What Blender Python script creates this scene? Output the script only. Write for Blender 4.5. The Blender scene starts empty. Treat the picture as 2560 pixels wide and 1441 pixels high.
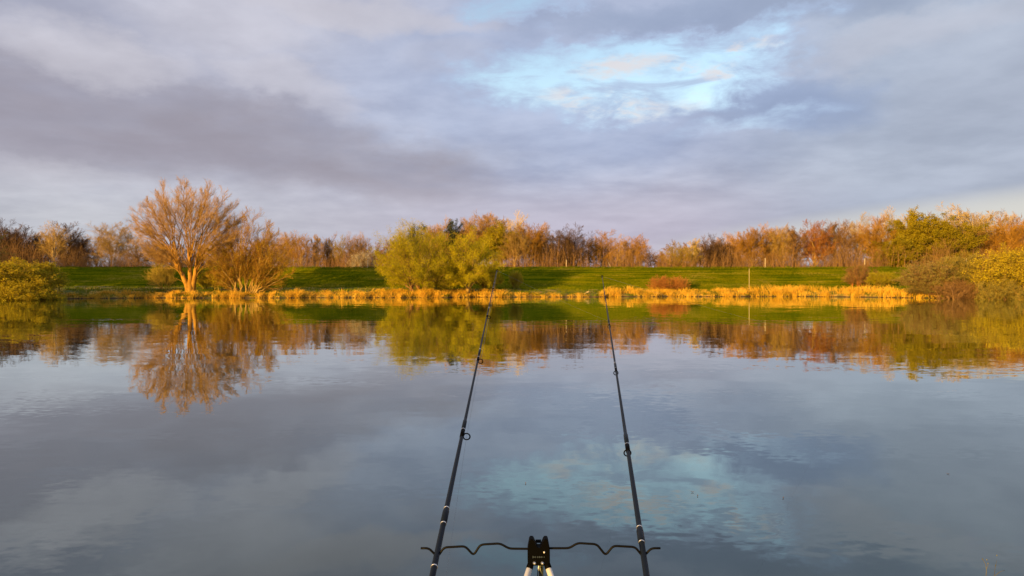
import bpy, math, random
import numpy as np
from mathutils import Vector

S = bpy.context.scene
COL = S.collection
rad = math.radians

# ------------------------------------------------------------------ camera
F = 1849.0            # focal length in pixels of the 2560 px wide photograph
CAM_H = 2.0           # camera height above the river
HOR = 708.0           # horizon row
cam = bpy.data.cameras.new('camera')
cam.sensor_width = 36.0
cam.lens = 36.0 * F / 2560.0
cam.shift_y = -(720.5 - HOR) / 2560.0
cam.clip_start = 0.05
cam.clip_end = 12000
camo = bpy.data.objects.new('camera', cam)
COL.objects.link(camo)
camo.location = (0, 0, CAM_H)
camo.rotation_euler = (rad(90), 0, 0)
S.camera = camo

def at(px, py, d):
    """a point seen at a photo position, standing at depth d"""
    return Vector(((px - 1280.0) / F * d, d, CAM_H + (HOR - py) / F * d))
def xat(px, d):
    return (px - 1280.0) / F * d

# ------------------------------------------------------------------ world
SUN_EL, SUN_AZ = rad(9.5), rad(218.0)     # compass azimuth, clockwise from the view axis (+Y)
W = bpy.data.worlds.new('World')
S.world = W
W.use_nodes = True
NT = W.node_tree
NT.nodes.clear()

class E:
    """small expression wrapper over shader math nodes"""
    nt = NT
    def __init__(s, v): s.v = v
    @staticmethod
    def math(op, *a, clamp=False):
        n = E.nt.nodes.new('ShaderNodeMath'); n.operation = op; n.use_clamp = clamp
        for i, x in enumerate(a):
            if isinstance(x, E): E.nt.links.new(x.v, n.inputs[i])
            else: n.inputs[i].default_value = x
        return E(n.outputs[0])
    def __add__(s, o): return E.math('ADD', s, o)
    def __radd__(s, o): return E.math('ADD', s, o)
    def __sub__(s, o): return E.math('SUBTRACT', s, o)
    def __rsub__(s, o): return E.math('SUBTRACT', o, s)
    def __mul__(s, o): return E.math('MULTIPLY', s, o)
    def __rmul__(s, o): return E.math('MULTIPLY', s, o)
    def __truediv__(s, o): return E.math('DIVIDE', s, o)
    def __pow__(s, o): return E.math('POWER', s, o)
    def max(s, o): return E.math('MAXIMUM', s, o)
    def min(s, o): return E.math('MINIMUM', s, o)

def smooth(x, a, b, lo=0.0, hi=1.0):
    n = E.nt.nodes.new('ShaderNodeMapRange'); n.interpolation_type = 'SMOOTHSTEP'
    E.nt.links.new(x.v, n.inputs[0])
    for i, v in enumerate((a, b, lo, hi)): n.inputs[i + 1].default_value = v
    return E(n.outputs[0])
def mixc(f, a, b, mode='MIX'):
    n = E.nt.nodes.new('ShaderNodeMix'); n.data_type = 'RGBA'; n.blend_type = mode
    for idx, x in ((0, f), (6, a), (7, b)):
        if isinstance(x, E): E.nt.links.new(x.v, n.inputs[idx])
        elif idx == 0: n.inputs[0].default_value = x
        else: n.inputs[idx].default_value = (*x, 1)
    return E(n.outputs[2])
def comb(x, y, z):
    n = E.nt.nodes.new('ShaderNodeCombineXYZ')
    for i, v in enumerate((x, y, z)):
        if isinstance(v, E): E.nt.links.new(v.v, n.inputs[i])
        else: n.inputs[i].default_value = v
    return E(n.outputs[0])
def noise(vec, scale, detail=4.0, rough=0.5, lac=2.0, dist=0.0, color=False):
    n = E.nt.nodes.new('ShaderNodeTexNoise')
    n.inputs['Scale'].default_value = scale; n.inputs['Detail'].default_value = detail
    n.inputs['Roughness'].default_value = rough; n.inputs['Lacunarity'].default_value = lac
    n.inputs['Distortion'].default_value = dist
    if vec is not None: E.nt.links.new(vec.v, n.inputs['Vector'])
    return E(n.outputs['Color' if color else 'Fac'])
def sep(v):
    n = E.nt.nodes.new('ShaderNodeSeparateXYZ'); E.nt.links.new(v.v, n.inputs[0])
    return [E(o) for o in n.outputs]
def srgb(r, g, b):
    f = lambda c: c / 255 / 12.92 if c <= 10 else ((c / 255 + .055) / 1.055) ** 2.4
    return (f(r), f(g), f(b))

def build_sky():
    E.nt = NT
    tc = NT.nodes.new('ShaderNodeTexCoord')
    D = E(tc.outputs['Generated'])
    x, y, z = sep(D)
    zc = z.max(0.0)
    az = E.math('ARCTAN2', x, y)
    el = E.math('ARCSINE', z)
    # a flat cloud deck seen in perspective
    k = zc + 0.10
    pv = comb(x / k, y / k, 0.0)
    pv2 = comb(x / (zc + 0.16), y / (zc + 0.16), 3.7)
    n1 = noise(pv, 0.55, 5, 0.52, dist=0.25)
    n2 = noise(pv2, 2.3, 6, 0.55, dist=0.3)
    n3 = noise(pv2, 5.5, 5, 0.55)
    wn = noise(comb(az, el * 1.6, 5.0), 7.0, 6, 0.58, color=True)
    wx, wy, wz = sep(wn)
    wn2 = noise(comb(az, el * 2.2, 9.0), 26.0, 5, 0.6, color=True)
    vx, vy, vz = sep(wn2)
    azw = az + (wx - 0.5) * 0.16 + (vx - 0.5) * 0.045
    elw = el + (wy - 0.5) * 0.085 + (vy - 0.5) * 0.022
    def blob(px, py, rx, ry, rot=0.0, soft=1.0, warp=True):
        a0 = math.atan((px - 1280) / F); e0 = math.atan((HOR - py) / F * math.cos(a0))
        A, B = (azw, elw) if warp else (az, el)
        c, s = math.cos(rot), math.sin(rot)
        u = (A - a0); v = (B - e0)
        p = (u * c + v * s) * (F / rx); q = (v * c - u * s) * (F / ry)
        r2 = p * p + q * q
        return smooth(r2, 1.0 + soft * .9, max(0.0, 1.0 - soft), 0.0, 1.0)
    # cloud brightness and tint
    lum = n1 * 0.55 + n2 * 0.30 + n3 * 0.15
    L = smooth(lum, 0.34, 0.66)
    dark = blob(420, 330, 640, 105, -0.10, 1.0)
    dark = dark.max(blob(900, 425, 300, 75, -0.1, 1.0))
    dark = dark.max(blob(130, 300, 300, 120, 0, 1.0) * 0.9)
    dark2 = blob(1960, 235, 200, 60, -0.15, 1.0)
    dark3 = blob(1900, 20, 520, 45, 0.0, 1.0)
    bright = blob(235, 130, 190, 60, 0, 1.0).max(blob(900, 25, 330, 40, 0, 1.0)).max(blob(560, 60, 200, 60, 0, 1.0) * 0.6).max(blob(720, 215, 170, 46, -0.25, 1.0) * 0.8).max(blob(1120, 150, 120, 50, 0, 1.0) * 0.35).max(blob(60, 440, 200, 40, 0, 1.0) * 0.5).max(blob(2250, 90, 220, 40, 0.1, 1.0) * 0.45)
    bluish = blob(1560, 170, 700, 260, 0.05, 1.0)
    corner = blob(60, 10, 330, 55, 0.0, 1.0)
    right = smooth(az, 0.18, 0.48)
    low = smooth(el, 0.16, 0.07)
    # in-cloud colours (radiance)
    cA = srgb(168, 170, 190); cB = srgb(206, 208, 223)
    cloud = mixc(L, cA, cB)
    cloud = mixc(bluish * 0.85, cloud, mixc(L, srgb(152, 168, 203), srgb(184, 197, 224)))
    cloud = mixc(right * 0.75, cloud, mixc(L, srgb(166, 178, 197), srgb(184, 195, 212)))
    cloud = mixc(dark * (smooth(n2, 0.25, 0.6) * 0.45 + 0.55), cloud, srgb(157, 153, 166))
    cloud = mixc(corner * 0.6, cloud, srgb(152, 156, 178))
    cloud = mixc(dark2 * 0.8, cloud, srgb(148, 165, 198))
    cloud = mixc(dark3 * 0.55, cloud, srgb(140, 156, 186))
    cloud = mixc(bright * 0.6, cloud, srgb(206, 203, 212))
    cloud = mixc(low * 0.85, cloud, mixc(smooth(az, -0.55, 0.10), mixc(L, srgb(186, 188, 197), srgb(199, 200, 206)), mixc(right, srgb(192, 186, 203), srgb(170, 178, 196))))
    det = smooth(n2 * 0.55 + n3 * 0.45, 0.30, 0.70, 0.955, 1.045)
    cloud = mixc(1.0, cloud, comb(det, det, det), 'MULTIPLY')
    # ragged openings to the clear sky
    fb = noise(comb(az, el * 1.9, 2.0), 11.0, 7, 0.62, dist=0.5)
    fb2 = noise(comb(az * 0.75, el * 2.2, 6.0), 30.0, 5, 0.62, dist=0.4)
    fb3 = noise(comb(az * 0.6, el * 2.4, 11.0), 14.0, 6, 0.6, dist=0.6)
    g = blob(1550, 174, 380, 104, 0.05, 1.0).max(blob(1350, 192, 165, 70, 0.0, 1.0)).max(blob(1850, 108, 160, 48, 0.22, 1.0))
    g = g.max(blob(1300, 12, 150, 40, 0.0, 1.0) * 0.55).max(blob(1990, 45, 110, 40, 0.2, 1.0) * 0.5).max(blob(1900, 285, 230, 26, 0.15, 1.0) * 0.25)
    lid = blob(1660, 62, 260, 40, -0.03, 1.0).max(blob(1480, 92, 130, 24, 0.0, 1.0) * 0.6)
    field = g - lid * 0.70 + ((fb - 0.5) * 1.9 + (fb2 - 0.5) * 0.8) * smooth(g, 0.0, 0.45)
    hole = smooth(field, 0.10, 1.20) * (1.0 - smooth(fb3, 0.45, 0.66) * 0.70)
    fringe = smooth(field, 0.0, 0.5)
    cloud = mixc(fringe * 0.5, cloud, srgb(176, 193, 226))
    puff = blob(1540, 168, 120, 26, 0.0, 1.0).max(blob(1540, 255, 170, 30, -0.05, 1.0)).max(blob(1670, 160, 70, 12, 0.0, 1.0)).max(blob(1790, 170, 70, 12, 0.15, 1.0)).max(blob(1905, 114, 55, 12, 0.0, 1.0))
    sky = NT.nodes.new('ShaderNodeTexSky'); sky.sky_type = 'NISHITA'
    sky.sun_disc = False; sky.sun_elevation = SUN_EL; sky.sun_rotation = SUN_AZ
    sky.air_density = 1.0; sky.dust_density = 0.6; sky.ozone_density = 1.6
    clear = mixc(1.0, E(sky.outputs[0]), GAP_GAIN, 'MULTIPLY')
    cl10 = mixc(1.0, cloud, (10, 10, 10), 'MULTIPLY')
    col = mixc(hole, cl10, clear)
    edge = puff * smooth(fb2 * 0.6 + fb * 0.5, 0.48, 0.66)
    col = mixc(edge * 0.85, col, tuple(10 * c for c in srgb(228, 222, 224)))
    # thin bright strip of far sky low on the right
    strip = blob(2790, 530, 760, 62, 0.07, 1.0, warp=False)
    col = mixc(strip * 0.8, col, tuple(10 * c for c in srgb(226, 223, 212)))
    bg = NT.nodes.new('ShaderNodeBackground'); bg.inputs['Strength'].default_value = 0.05
    NT.links.new(col.v, bg.inputs['Color'])
    out = NT.nodes.new('ShaderNodeOutputWorld')
    NT.links.new(bg.outputs[0], out.inputs[0])
GAP_GAIN = (3.15, 2.8, 2.52)
build_sky()

# ------------------------------------------------------------------ sun
sl = bpy.data.lights.new('sun', 'SUN')
sl.energy = 5.0
sl.angle = rad(0.6)
sl.color = (1.0, 0.59, 0.13)
so = bpy.data.objects.new('sun', sl)
COL.objects.link(so)
to_sun = Vector((math.sin(SUN_AZ) * math.cos(SUN_EL), math.cos(SUN_AZ) * math.cos(SUN_EL), math.sin(SUN_EL)))
so.rotation_euler = (-to_sun).to_track_quat('-Z', 'Y').to_euler()
so.location = to_sun * 200

S.view_settings.view_transform = 'Standard'
S.view_settings.look = 'None'
S.view_settings.exposure = 1.0
S.view_settings.gamma = 1.0
S.view_settings.use_curve_mapping = False
S.render.engine = 'CYCLES'
S.cycles.max_bounces = 6
S.cycles.diffuse_bounces = 2
S.cycles.glossy_bounces = 3
S.cycles.use_denoising = True

# ------------------------------------------------------------------ materials
MATS = {}
def new_mat(name):
    m = bpy.data.materials.new(name); m.use_nodes = True
    nt = m.node_tree; nt.nodes.clear()
    out = nt.nodes.new('ShaderNodeOutputMaterial')
    b = nt.nodes.new('ShaderNodeBsdfPrincipled')
    nt.links.new(b.outputs[0], out.inputs[0])
    E.nt = nt
    MATS[name] = m
    return m, nt, b, out
def organic(name, c1, c2, scale=1.2, rough=0.9, spec=0.04, objvar=0.25, detail=3, transl=None):
    """mottled two-tone natural material; objvar lets whole plants differ a little"""
    m, nt, b, out = new_mat(name)
    tc = nt.nodes.new('ShaderNodeTexCoord')
    n = noise(E(tc.outputs['Object']), scale, detail, 0.6)
    oi = nt.nodes.new('ShaderNodeObjectInfo')
    f = smooth(n + (E(oi.outputs['Random']) - 0.5) * objvar, 0.32, 0.68)
    c = mixc(f, c1, c2)
    nt.links.new(c.v, b.inputs['Base Color'])
    b.inputs['Roughness'].default_value = rough
    b.inputs['Specular IOR Level'].default_value = spec
    if transl:
        t = nt.nodes.new('ShaderNodeBsdfTranslucent')
        nt.links.new(c.v, t.inputs[0])
        mx = nt.nodes.new('ShaderNodeMixShader'); mx.inputs[0].default_value = transl
        nt.links.new(b.outputs[0], mx.inputs[1]); nt.links.new(t.outputs[0], mx.inputs[2])
        nt.links.new(mx.outputs[0], out.inputs[0])
    return m
def plain(name, c, rough=0.5, metal=0.0, spec=0.5, nscale=None, namt=0.15, coat=0.0):
    m, nt, b, out = new_mat(name)
    if nscale:
        tc = nt.nodes.new('ShaderNodeTexCoord')
        n = noise(E(tc.outputs['Object']), nscale, 4, 0.6)
        cc = mixc(n, tuple(v * (1 - namt) for v in c), tuple(min(1, v * (1 + namt)) for v in c))
        nt.links.new(cc.v, b.inputs['Base Color'])
        r = n * 0.3 + (rough - 0.15)
        nt.links.new(r.v, b.inputs['Roughness'])
    else:
        b.inputs['Base Color'].default_value = (*c, 1)
        b.inputs['Roughness'].default_value = rough
    b.inputs['Metallic'].default_value = metal
    b.inputs['Specular IOR Level'].default_value = spec
    b.inputs['Coat Weight'].default_value = coat
    return m

BARK = {}
for key, a, b_ in (('tan',   (.29, .185, .050), (.46, .31, .10)),
                   ('orange',(.28, .145, .025), (.46, .25, .050)),
                   ('pink',  (.34, .195, .060), (.47, .29, .10)),
                   ('pale',  (.42, .30, .13), (.57, .43, .21)),
                   ('brown', (.19, .105, .045), (.31, .18, .08)),
                   ('dark',  (.08, .048, .030), (.15, .092, .055)),
                   ('olive', (.26, .185, .03), (.40, .30, .06)),
                   ('red',   (.28, .11, .03), (.42, .18, .05))):
    BARK[key] = organic('bark_' + key, a, b_, 0.9)
LEAF = {'willow': organic('leaf_willow', (.34, .30, .008), (.52, .44, .014), 0.8, 0.8, 0.06, 0.2, transl=0.35),
        'spring': organic('leaf_spring', (.26, .21, .010), (.40, .32, .016), 0.5, 0.8, 0.06, 0.2, transl=0.35),
        'grey':   organic('leaf_grey', (.19, .165, .04), (.32, .27, .07), 0.7, 0.8, 0.05, 0.2, transl=0.25),
        'bud':    organic('leaf_bud', (.38, .30, .012), (.52, .40, .020), 0.7, 0.8, 0.05, 0.2, transl=0.25),
        'blossom':organic('leaf_blossom', (.42, .36, .26), (.62, .54, .42), 0.7, 0.8, 0.05, 0.2, transl=0.25),
        'dark':   organic('leaf_ivy', (.025, .04, .015), (.06, .08, .025), 0.7, 0.5, 0.3, 0.2, transl=0.15)}

def dike_mat():
    m, nt, b, out = new_mat('dike_grass')
    tc = nt.nodes.new('ShaderNodeTexCoord')
    x, y, z = sep(E(tc.outputs['Object']))
    rows = noise(comb(x * 0.05, y * 1.4, z * 0.5), 1.0, 4, 0.6)
    fine = noise(E(tc.outputs['Object']), 3.0, 5, 0.65)
    pat = noise(comb(x * 0.12, y * 0.3, 0.0), 1.0, 3, 0.5)
    f = smooth(rows * 0.5 + fine * 0.3 + pat * 0.3, 0.42, 0.68)
    gr = mixc(f, (.042, .072, .001), (.190, .172, .003))
    gr = mixc(smooth(pat * 0.6 + fine * 0.4, 0.52, 0.66) * 0.6, gr, (.26, .19, .03))
    nt.links.new(gr.v, b.inputs['Base Color'])
    b.inputs['Roughness'].default_value = 0.95; b.inputs['Specular IOR Level'].default_value = 0.0
    return m
M_DIKE = dike_mat()
M_GRASS = organic('blade_green', (.046, .076, .001), (.185, .170, .003), 0.25, 0.9, 0.0, 0.0, transl=0.3)
M_BANKGRASS = organic('blade_bank', (.09, .14, .006), (.20, .20, .012), 0.35, 0.9, 0.0, 0.0, transl=0.3)
M_REED = organic('dry_reed', (.60, .35, .035), (.84, .52, .075), 0.5, 0.9, 0.02, 0.0, transl=0.25)
M_SOIL = organic('bank_soil', (.05, .035, .02), (.14, .10, .05), 0.8, 0.95, 0.1, 0.0)
M_MEADOW = organic('meadow', (.05, .085, .012), (.12, .12, .03), 0.3, 0.95, 0.1, 0.0)

def water_mat():
    m, nt, b, out = new_mat('river_water')
    nt.nodes.remove(b)
    geo = nt.nodes.new('ShaderNodeNewGeometry')
    pos = E(geo.outputs['Position'])
    x, y, z = sep(pos)
    def slopes(sx, sy, sc, det, ro):
        c = noise(comb(x * sx, y * sy, 0.0), sc, det, ro, color=True)
        r, g, bb = sep(c)
        return r - 0.5, g - 0.5
    ax, ay = slopes(0.35, 0.8, 1.0, 2, 0.5)      # long gentle swell
    bx, by = slopes(1.0, 2.0, 1.6, 3, 0.55)      # wavelets
    cx, cy = slopes(1.0, 1.6, 6.0, 2, 0.5)       # cat's paws
    patch = smooth(noise(comb(x * 0.05, y * 0.12, 2.0), 1.0, 3, 0.5), 0.45, 0.68)
    patch2 = smooth(noise(comb(x * 0.22, y * 0.5, 7.0), 1.0, 3, 0.5), 0.46, 0.64)
    A = 0.016; B = patch * 0.026 + 0.006; C = patch2 * 0.040 + 0.002
    nx = ax * A + bx * B + cx * C
    ny = ay * A + by * B + cy * C
    nrm = comb(nx, ny, 1.0)
    vn = nt.nodes.new('ShaderNodeVectorMath'); vn.operation = 'NORMALIZE'
    nt.links.new(nrm.v, vn.inputs[0])
    fr = nt.nodes.new('ShaderNodeFresnel'); fr.inputs['IOR'].default_value = 1.333
    nt.links.new(vn.outputs[0], fr.inputs['Normal'])
    fac = 1.0 - E.math('POWER', 1.0 - E(fr.outputs[0]), 1.9)
    gl = nt.nodes.new('ShaderNodeBsdfGlossy'); gl.inputs['Roughness'].default_value = 0.012
    gl.inputs['Color'].default_value = (0.92, 0.98, 0.96, 1)
    nt.links.new(vn.outputs[0], gl.inputs['Normal'])
    df = nt.nodes.new('ShaderNodeBsdfDiffuse'); df.inputs['Color'].default_value = (0.004, 0.014, 0.008, 1)
    mx = nt.nodes.new('ShaderNodeMixShader')
    nt.links.new(fac.v, mx.inputs[0]); nt.links.new(df.outputs[0], mx.inputs[1]); nt.links.new(gl.outputs[0], mx.inputs[2])
    nt.links.new(mx.outputs[0], out.inputs[0])
    return m
M_WATER = water_mat()

M_ROD = plain('rod_navy', (.005, .008, .016), 0.42, 0.0, 0.10, nscale=60, namt=0.3)
M_RODGRIP = plain('rod_grip', (.010, .010, .012), 0.75, nscale=90)
M_BLACK = plain('black_plastic', (.0015, .0015, .0018), 0.6, 0.0, 0.03)
M_WIRE = plain('black_coated_steel', (.003, .003, .0034), 0.5, 0.0, 0.09, nscale=80)
M_SILVER = plain('silver_trim', (.62, .63, .66), 0.3, 0.9)
M_ALU = plain('pale_aluminium', (.72, .70, .68), 0.55, 0.15, 0.5, nscale=30, namt=0.08)
M_OLIVE = plain('olive_leg', (.045, .05, .015), 0.5)
M_BLUEPRINT = plain('blue_print', (.02, .035, .06), 0.6)
M_LED = plain('white_cap', (.80, .80, .78), 0.3)
M_LINE = plain('fishing_line', (.20, .22, .24), 0.3)
M_POST = organic('weathered_post', (.30, .24, .16), (.46, .38, .27), 3.0)
M_POLE = organic('bleached_pole', (.34, .28, .15), (.46, .38, .22), 3.0)
M_WEED = organic('dry_weed', (.07, .07, .06), (.14, .14, .12), 20.0)

# ------------------------------------------------------------------ mesh helpers
def mesh_np(name, verts, quads=None, tris=None, mats=(), smooth_=True):
    me = bpy.data.meshes.new(name)
    verts = np.asarray(verts, dtype=np.float32).reshape(-1, 3)
    q = np.zeros((0, 4), np.int32) if quads is None else np.asarray(quads, np.int32).reshape(-1, 4)
    t = np.zeros((0, 3), np.int32) if tris is None else np.asarray(tris, np.int32).reshape(-1, 3)
    me.vertices.add(len(verts)); me.vertices.foreach_set('co', verts.ravel())
    nl = q.size + t.size
    me.loops.add(nl); me.loops.foreach_set('vertex_index', np.concatenate([q.ravel(), t.ravel()]))
    me.polygons.add(len(q) + len(t))
    st = np.concatenate([np.arange(len(q)) * 4, q.size + np.arange(len(t)) * 3]).astype(np.int32)
    tot = np.concatenate([np.full(len(q), 4), np.full(len(t), 3)]).astype(np.int32)
    me.polygons.foreach_set('loop_start', st); me.polygons.foreach_set('loop_total', tot)
    me.polygons.foreach_set('use_smooth', np.full(len(q) + len(t), smooth_))
    me.update(calc_edges=True)
    for m in mats: me.materials.append(m)
    return me
def obj(name, me, parent=None, loc=None):
    o = bpy.data.objects.new(name, me); COL.objects.link(o)
    if parent is not None: o.parent = parent
    if loc is not None: o.location = loc
    return o
def tag(o, label=None, cat=None, group=None, kind=None):
    if label: o['label'] = label
    if cat: o['category'] = cat
    if group: o['group'] = group
    if kind: o['kind'] = kind
    return o
def empty(name, loc):
    o = bpy.data.objects.new(name, None); COL.objects.link(o); o.location = loc
    o.empty_display_size = 0.3
    return o
def nrmz(v):
    return v / np.maximum(np.linalg.norm(v, axis=-1, keepdims=True), 1e-9)

class Geo:
    def __init__(s): s.v = []; s.q = []; s.t = []; s.n = 0
    def add(s, v, q=None, t=None):
        v = np.asarray(v, float).reshape(-1, 3)
        if q is not None and len(q): s.q.append(np.asarray(q) + s.n)
        if t is not None and len(t): s.t.append(np.asarray(t) + s.n)
        s.v.append(v); s.n += len(v)
        return s
    def tubes(s, P, R, sides=3, cap=False):
        P = np.asarray(P, float); R = np.asarray(R, float)
        if P.ndim == 2: P = P[None]; R = R[None]
        n, k, _ = P.shape
        T = np.empty_like(P)
        T[:, 1:-1] = P[:, 2:] - P[:, :-2]; T[:, 0] = P[:, 1] - P[:, 0]; T[:, -1] = P[:, -1] - P[:, -2]
        T = nrmz(T)
        ax = nrmz(P[:, -1] - P[:, 0])
        ref = np.where(np.abs(ax[:, 2:3]) > 0.8, np.array([[1., 0, 0]]), np.array([[0, 0, 1.]]))
        ref = np.cross(ax, ref)
        U = nrmz(np.cross(T, np.broadcast_to(ref[:, None], T.shape)))
        V = np.cross(T, U)
        a = np.arange(sides) * 2 * np.pi / sides
        ring = P[:, :, None] + R[:, :, None, None] * (np.cos(a)[None, None, :, None] * U[:, :, None] + np.sin(a)[None, None, :, None] * V[:, :, None])
        idx = np.arange(n * k * sides).reshape(n, k, sides)
        a0 = idx[:, :-1]; a1 = idx[:, 1:]
        q = np.stack([a0, np.roll(a0, -1, 2), np.roll(a1, -1, 2), a1], -1).reshape(-1, 4)
        vv = ring.reshape(-1, 3); tt = None
        if cap:
            cen = P[:, [0, -1]].reshape(-1, 3)
            b0 = n * k * sides
            tl = []
            for i in range(n):
                for j in range(sides):
                    jn = (j + 1) % sides
                    tl.append((b0 + 2 * i, idx[i, 0, jn], idx[i, 0, j])); tl.append((b0 + 2 * i + 1, idx[i, -1, j], idx[i, -1, jn]))
            vv = np.concatenate([vv, cen]); tt = np.array(tl)
        return s.add(vv, q, tt)
    def box(s, c, size, rot=None):
        hx, hy, hz = [d / 2 for d in size]
        v = np.array([(x, y, z) for x in (-hx, hx) for y in (-hy, hy) for z in (-hz, hz)])
        if rot is not None: v = v @ np.array(rot.to_matrix()).T
        v += np.array(c)
        return s.add(v, [(0, 1, 3, 2), (4, 6, 7, 5), (0, 4, 5, 1), (2, 3, 7, 6), (0, 2, 6, 4), (1, 5, 7, 3)])
    def mesh(s, name, mats=(), smooth_=True):
        q = np.concatenate(s.q) if s.q else None
        t = np.concatenate(s.t) if s.t else None
        return mesh_np(name, np.concatenate(s.v), q, t, mats, smooth_)

# ------------------------------------------------------------------ ground, dike, river
SHX = [-600, -130, -90, -63, -57, -46, -20, 13, 42, 51, 58, 70, 120, 600]
SHY = [82, 82, 84, 86, 94, 98, 100, 107, 109, 103, 93, 88, 86, 86]
def shore(x):
    x = np.asarray(x, float)
    return np.interp(x, SHX, SHY) + 0.8 * np.sin(x * 0.43 + 0.5) * np.sin(x * 0.17) + 0.4 * np.sin(x * 0.9) + 0.35 * np.sin(x * 2.3 + 1) + 0.2 * np.sin(x * 5.1)
def dike_y(x):
    return 114.0 + 0.0 * np.asarray(x, float)
def bank_z(x, y):
    """height of the far bank at a point"""
    x = np.asarray(x, float); y = np.asarray(y, float)
    s = y - shore(x)
    z = np.interp(s, [-12, -3, -0.6, -0.05, 0.05, 0.5, 3, 12, 25, 60], [-1.6, -1.2, -0.5, -0.12, 0.08, 0.26, 0.72, 1.25, 1.45, 1.5])
    bump = 0.10 * np.sin(x * 1.3 + y * 0.4) * np.sin(y * 0.9 + 0.3 * x) + 0.06 * np.sin(x * 3.1 + 2) * np.sin(y * 2.7)
    return z + np.where((s > 0.4) & (s < 30), bump, 0)

def build_ground():
    xs = np.unique(np.concatenate([np.linspace(-3000, -130, 12), np.linspace(-130, 130, 261), np.linspace(130, 3000, 12)]))
    ys = np.unique(np.concatenate([np.linspace(-800, -4, 8), np.linspace(-4, 6, 41), np.linspace(6, 78, 10), np.linspace(80, 134, 136), np.linspace(136, 220, 12), [400, 900, 2500, 6000]]))
    X, Y = np.meshgrid(xs, ys, indexing='ij')
    near = np.interp(Y, [-800, 2.6, 3.2, 3.6, 5.0, 9], [0.45, 0.42, 0.30, -0.15, -0.8, -1.6]) + np.where(Y < 3, 0.03 * np.sin(X * 5) * np.sin(Y * 6), 0)
    Z = np.where(Y < 40, near, bank_z(X, Y))
    n, m = X.shape
    idx = np.arange(n * m).reshape(n, m)
    q = np.stack([idx[:-1, :-1], idx[1:, :-1], idx[1:, 1:], idx[:-1, 1:]], -1).reshape(-1, 4)
    m_, nt, b, out = new_mat('ground')
    tc = nt.nodes.new('ShaderNodeTexCoord')
    P = E(tc.outputs['Object'])
    x, y, z = sep(P)
    fine = noise(P, 1.5, 5, 0.65)
    big = noise(comb(x * 0.3, y * 0.5, 0.0), 1.0, 3, 0.5)
    grass = mixc(smooth(fine, 0.35, 0.65), (.045, .085, .010), (.13, .14, .03))
    straw = mixc(smooth(fine, 0.35, 0.65), (.30, .18, .04), (.50, .32, .08))
    soil = mixc(fine, (.035, .025, .015), (.11, .075, .04))
    c = mixc(smooth(big, 0.42, 0.60), grass, straw)
    c = mixc(smooth(z + (fine - 0.5) * 0.2, 0.16, 0.06), c, soil)
    nt.links.new(c.v, b.inputs['Base Color']); b.inputs['Roughness'].default_value = 0.95
    b.inputs['Specular IOR Level'].default_value = 0.1
    g = obj('ground', mesh_np('ground', np.stack([X, Y, Z], -1), q, mats=[m_]))
    tag(g, kind='structure')
build_ground()

def dike_prof(t):
    return np.interp(t, [-1, 0, 1.2, 11.0, 12.2, 15.5, 17, 27, 28], [0.9, 1.25, 1.62, 4.42, 4.62, 4.66, 4.5, 1.4, 0.9])
def build_dike():
    xs = np.concatenate([np.linspace(-400, -112, 20), np.linspace(-110, 110, 441), np.linspace(112, 400, 20)])
    ts = np.concatenate([np.linspace(-1, 16, 150), np.linspace(16.5, 28, 12)])
    X, T = np.meshgrid(xs, ts, indexing='ij')
    Y = dike_y(X) + T
    rng = np.random.default_rng(3)
    Z = dike_prof(T)
    rel = np.zeros_like(Z)
    for k in range(9):     # low mown ridges running along the dike
        f = rng.uniform(4.5, 10); ph = rng.uniform(0, 6.28); w = rng.uniform(0.02, 0.12)
        rel += 0.020 * np.sin(T * f + ph + 1.6 * np.sin(X * w + ph)) * (0.6 + 0.6 * np.sin(X * w * 2.3 + ph * 2)) * (T < 13)
    rel += 0.02 * np.sin(X * 1.7 + T) * np.sin(X * 0.53 + 2 * T) + rng.normal(0, 0.018, X.shape)
    Z = Z + rel + 0.05 * np.sin(X * 0.08 + 1) + 0.03 * np.sin(X * 0.45) * np.sin(X * 0.17 + 2)
    n, m = X.shape
    idx = np.arange(n * m).reshape(n, m)
    q = np.stack([idx[:-1, :-1], idx[1:, :-1], idx[1:, 1:], idx[:-1, 1:]], -1).reshape(-1, 4)
    d = obj('dike', mesh_np('dike', np.stack([X, Y, Z], -1), q, mats=[M_DIKE]))
    tag(d, kind='structure')
build_dike()

wv = np.array([(-600, 2.5, 0), (600, 2.5, 0), (600, 125, 0), (-600, 125, 0)], float)
river = obj('river', mesh_np('river', wv, [(0, 1, 2, 3)], mats=[M_WATER]))
tag(river, kind='structure')

# ------------------------------------------------------------------ grass and reeds
def blades(name, pos, h, w, lean, mats, rng, bend=0.4):
    """tapered bent blades: 5 vertices each"""
    n = len(pos)
    a = rng.uniform(0, 2 * np.pi, n)
    wd = np.stack([np.cos(a), np.sin(a), np.zeros(n)], -1) * (w / 2)[:, None]
    ld = lean * h[:, None]
    up = np.zeros((n, 3)); up[:, 2] = h
    p0 = pos
    p1 = pos + up * 0.55 + ld * 0.35
    p2 = pos + up * (1 - bend * 0.25) + ld
    V = np.stack([p0 - wd, p0 + wd, p1 + wd * 0.8, p1 - wd * 0.8, p2], 1)
    b = np.arange(n)[:, None] * 5
    q = b + np.array([[0, 1, 2, 3]]); t = b + np.array([[3, 2, 4]])
    return mesh_np(name, V, q, t, mats)
def lean_rand(rng, n, s):
    l = np.zeros((n, 3)); l[:, :2] = rng.normal(0, s, (n, 2)); return l

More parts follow.
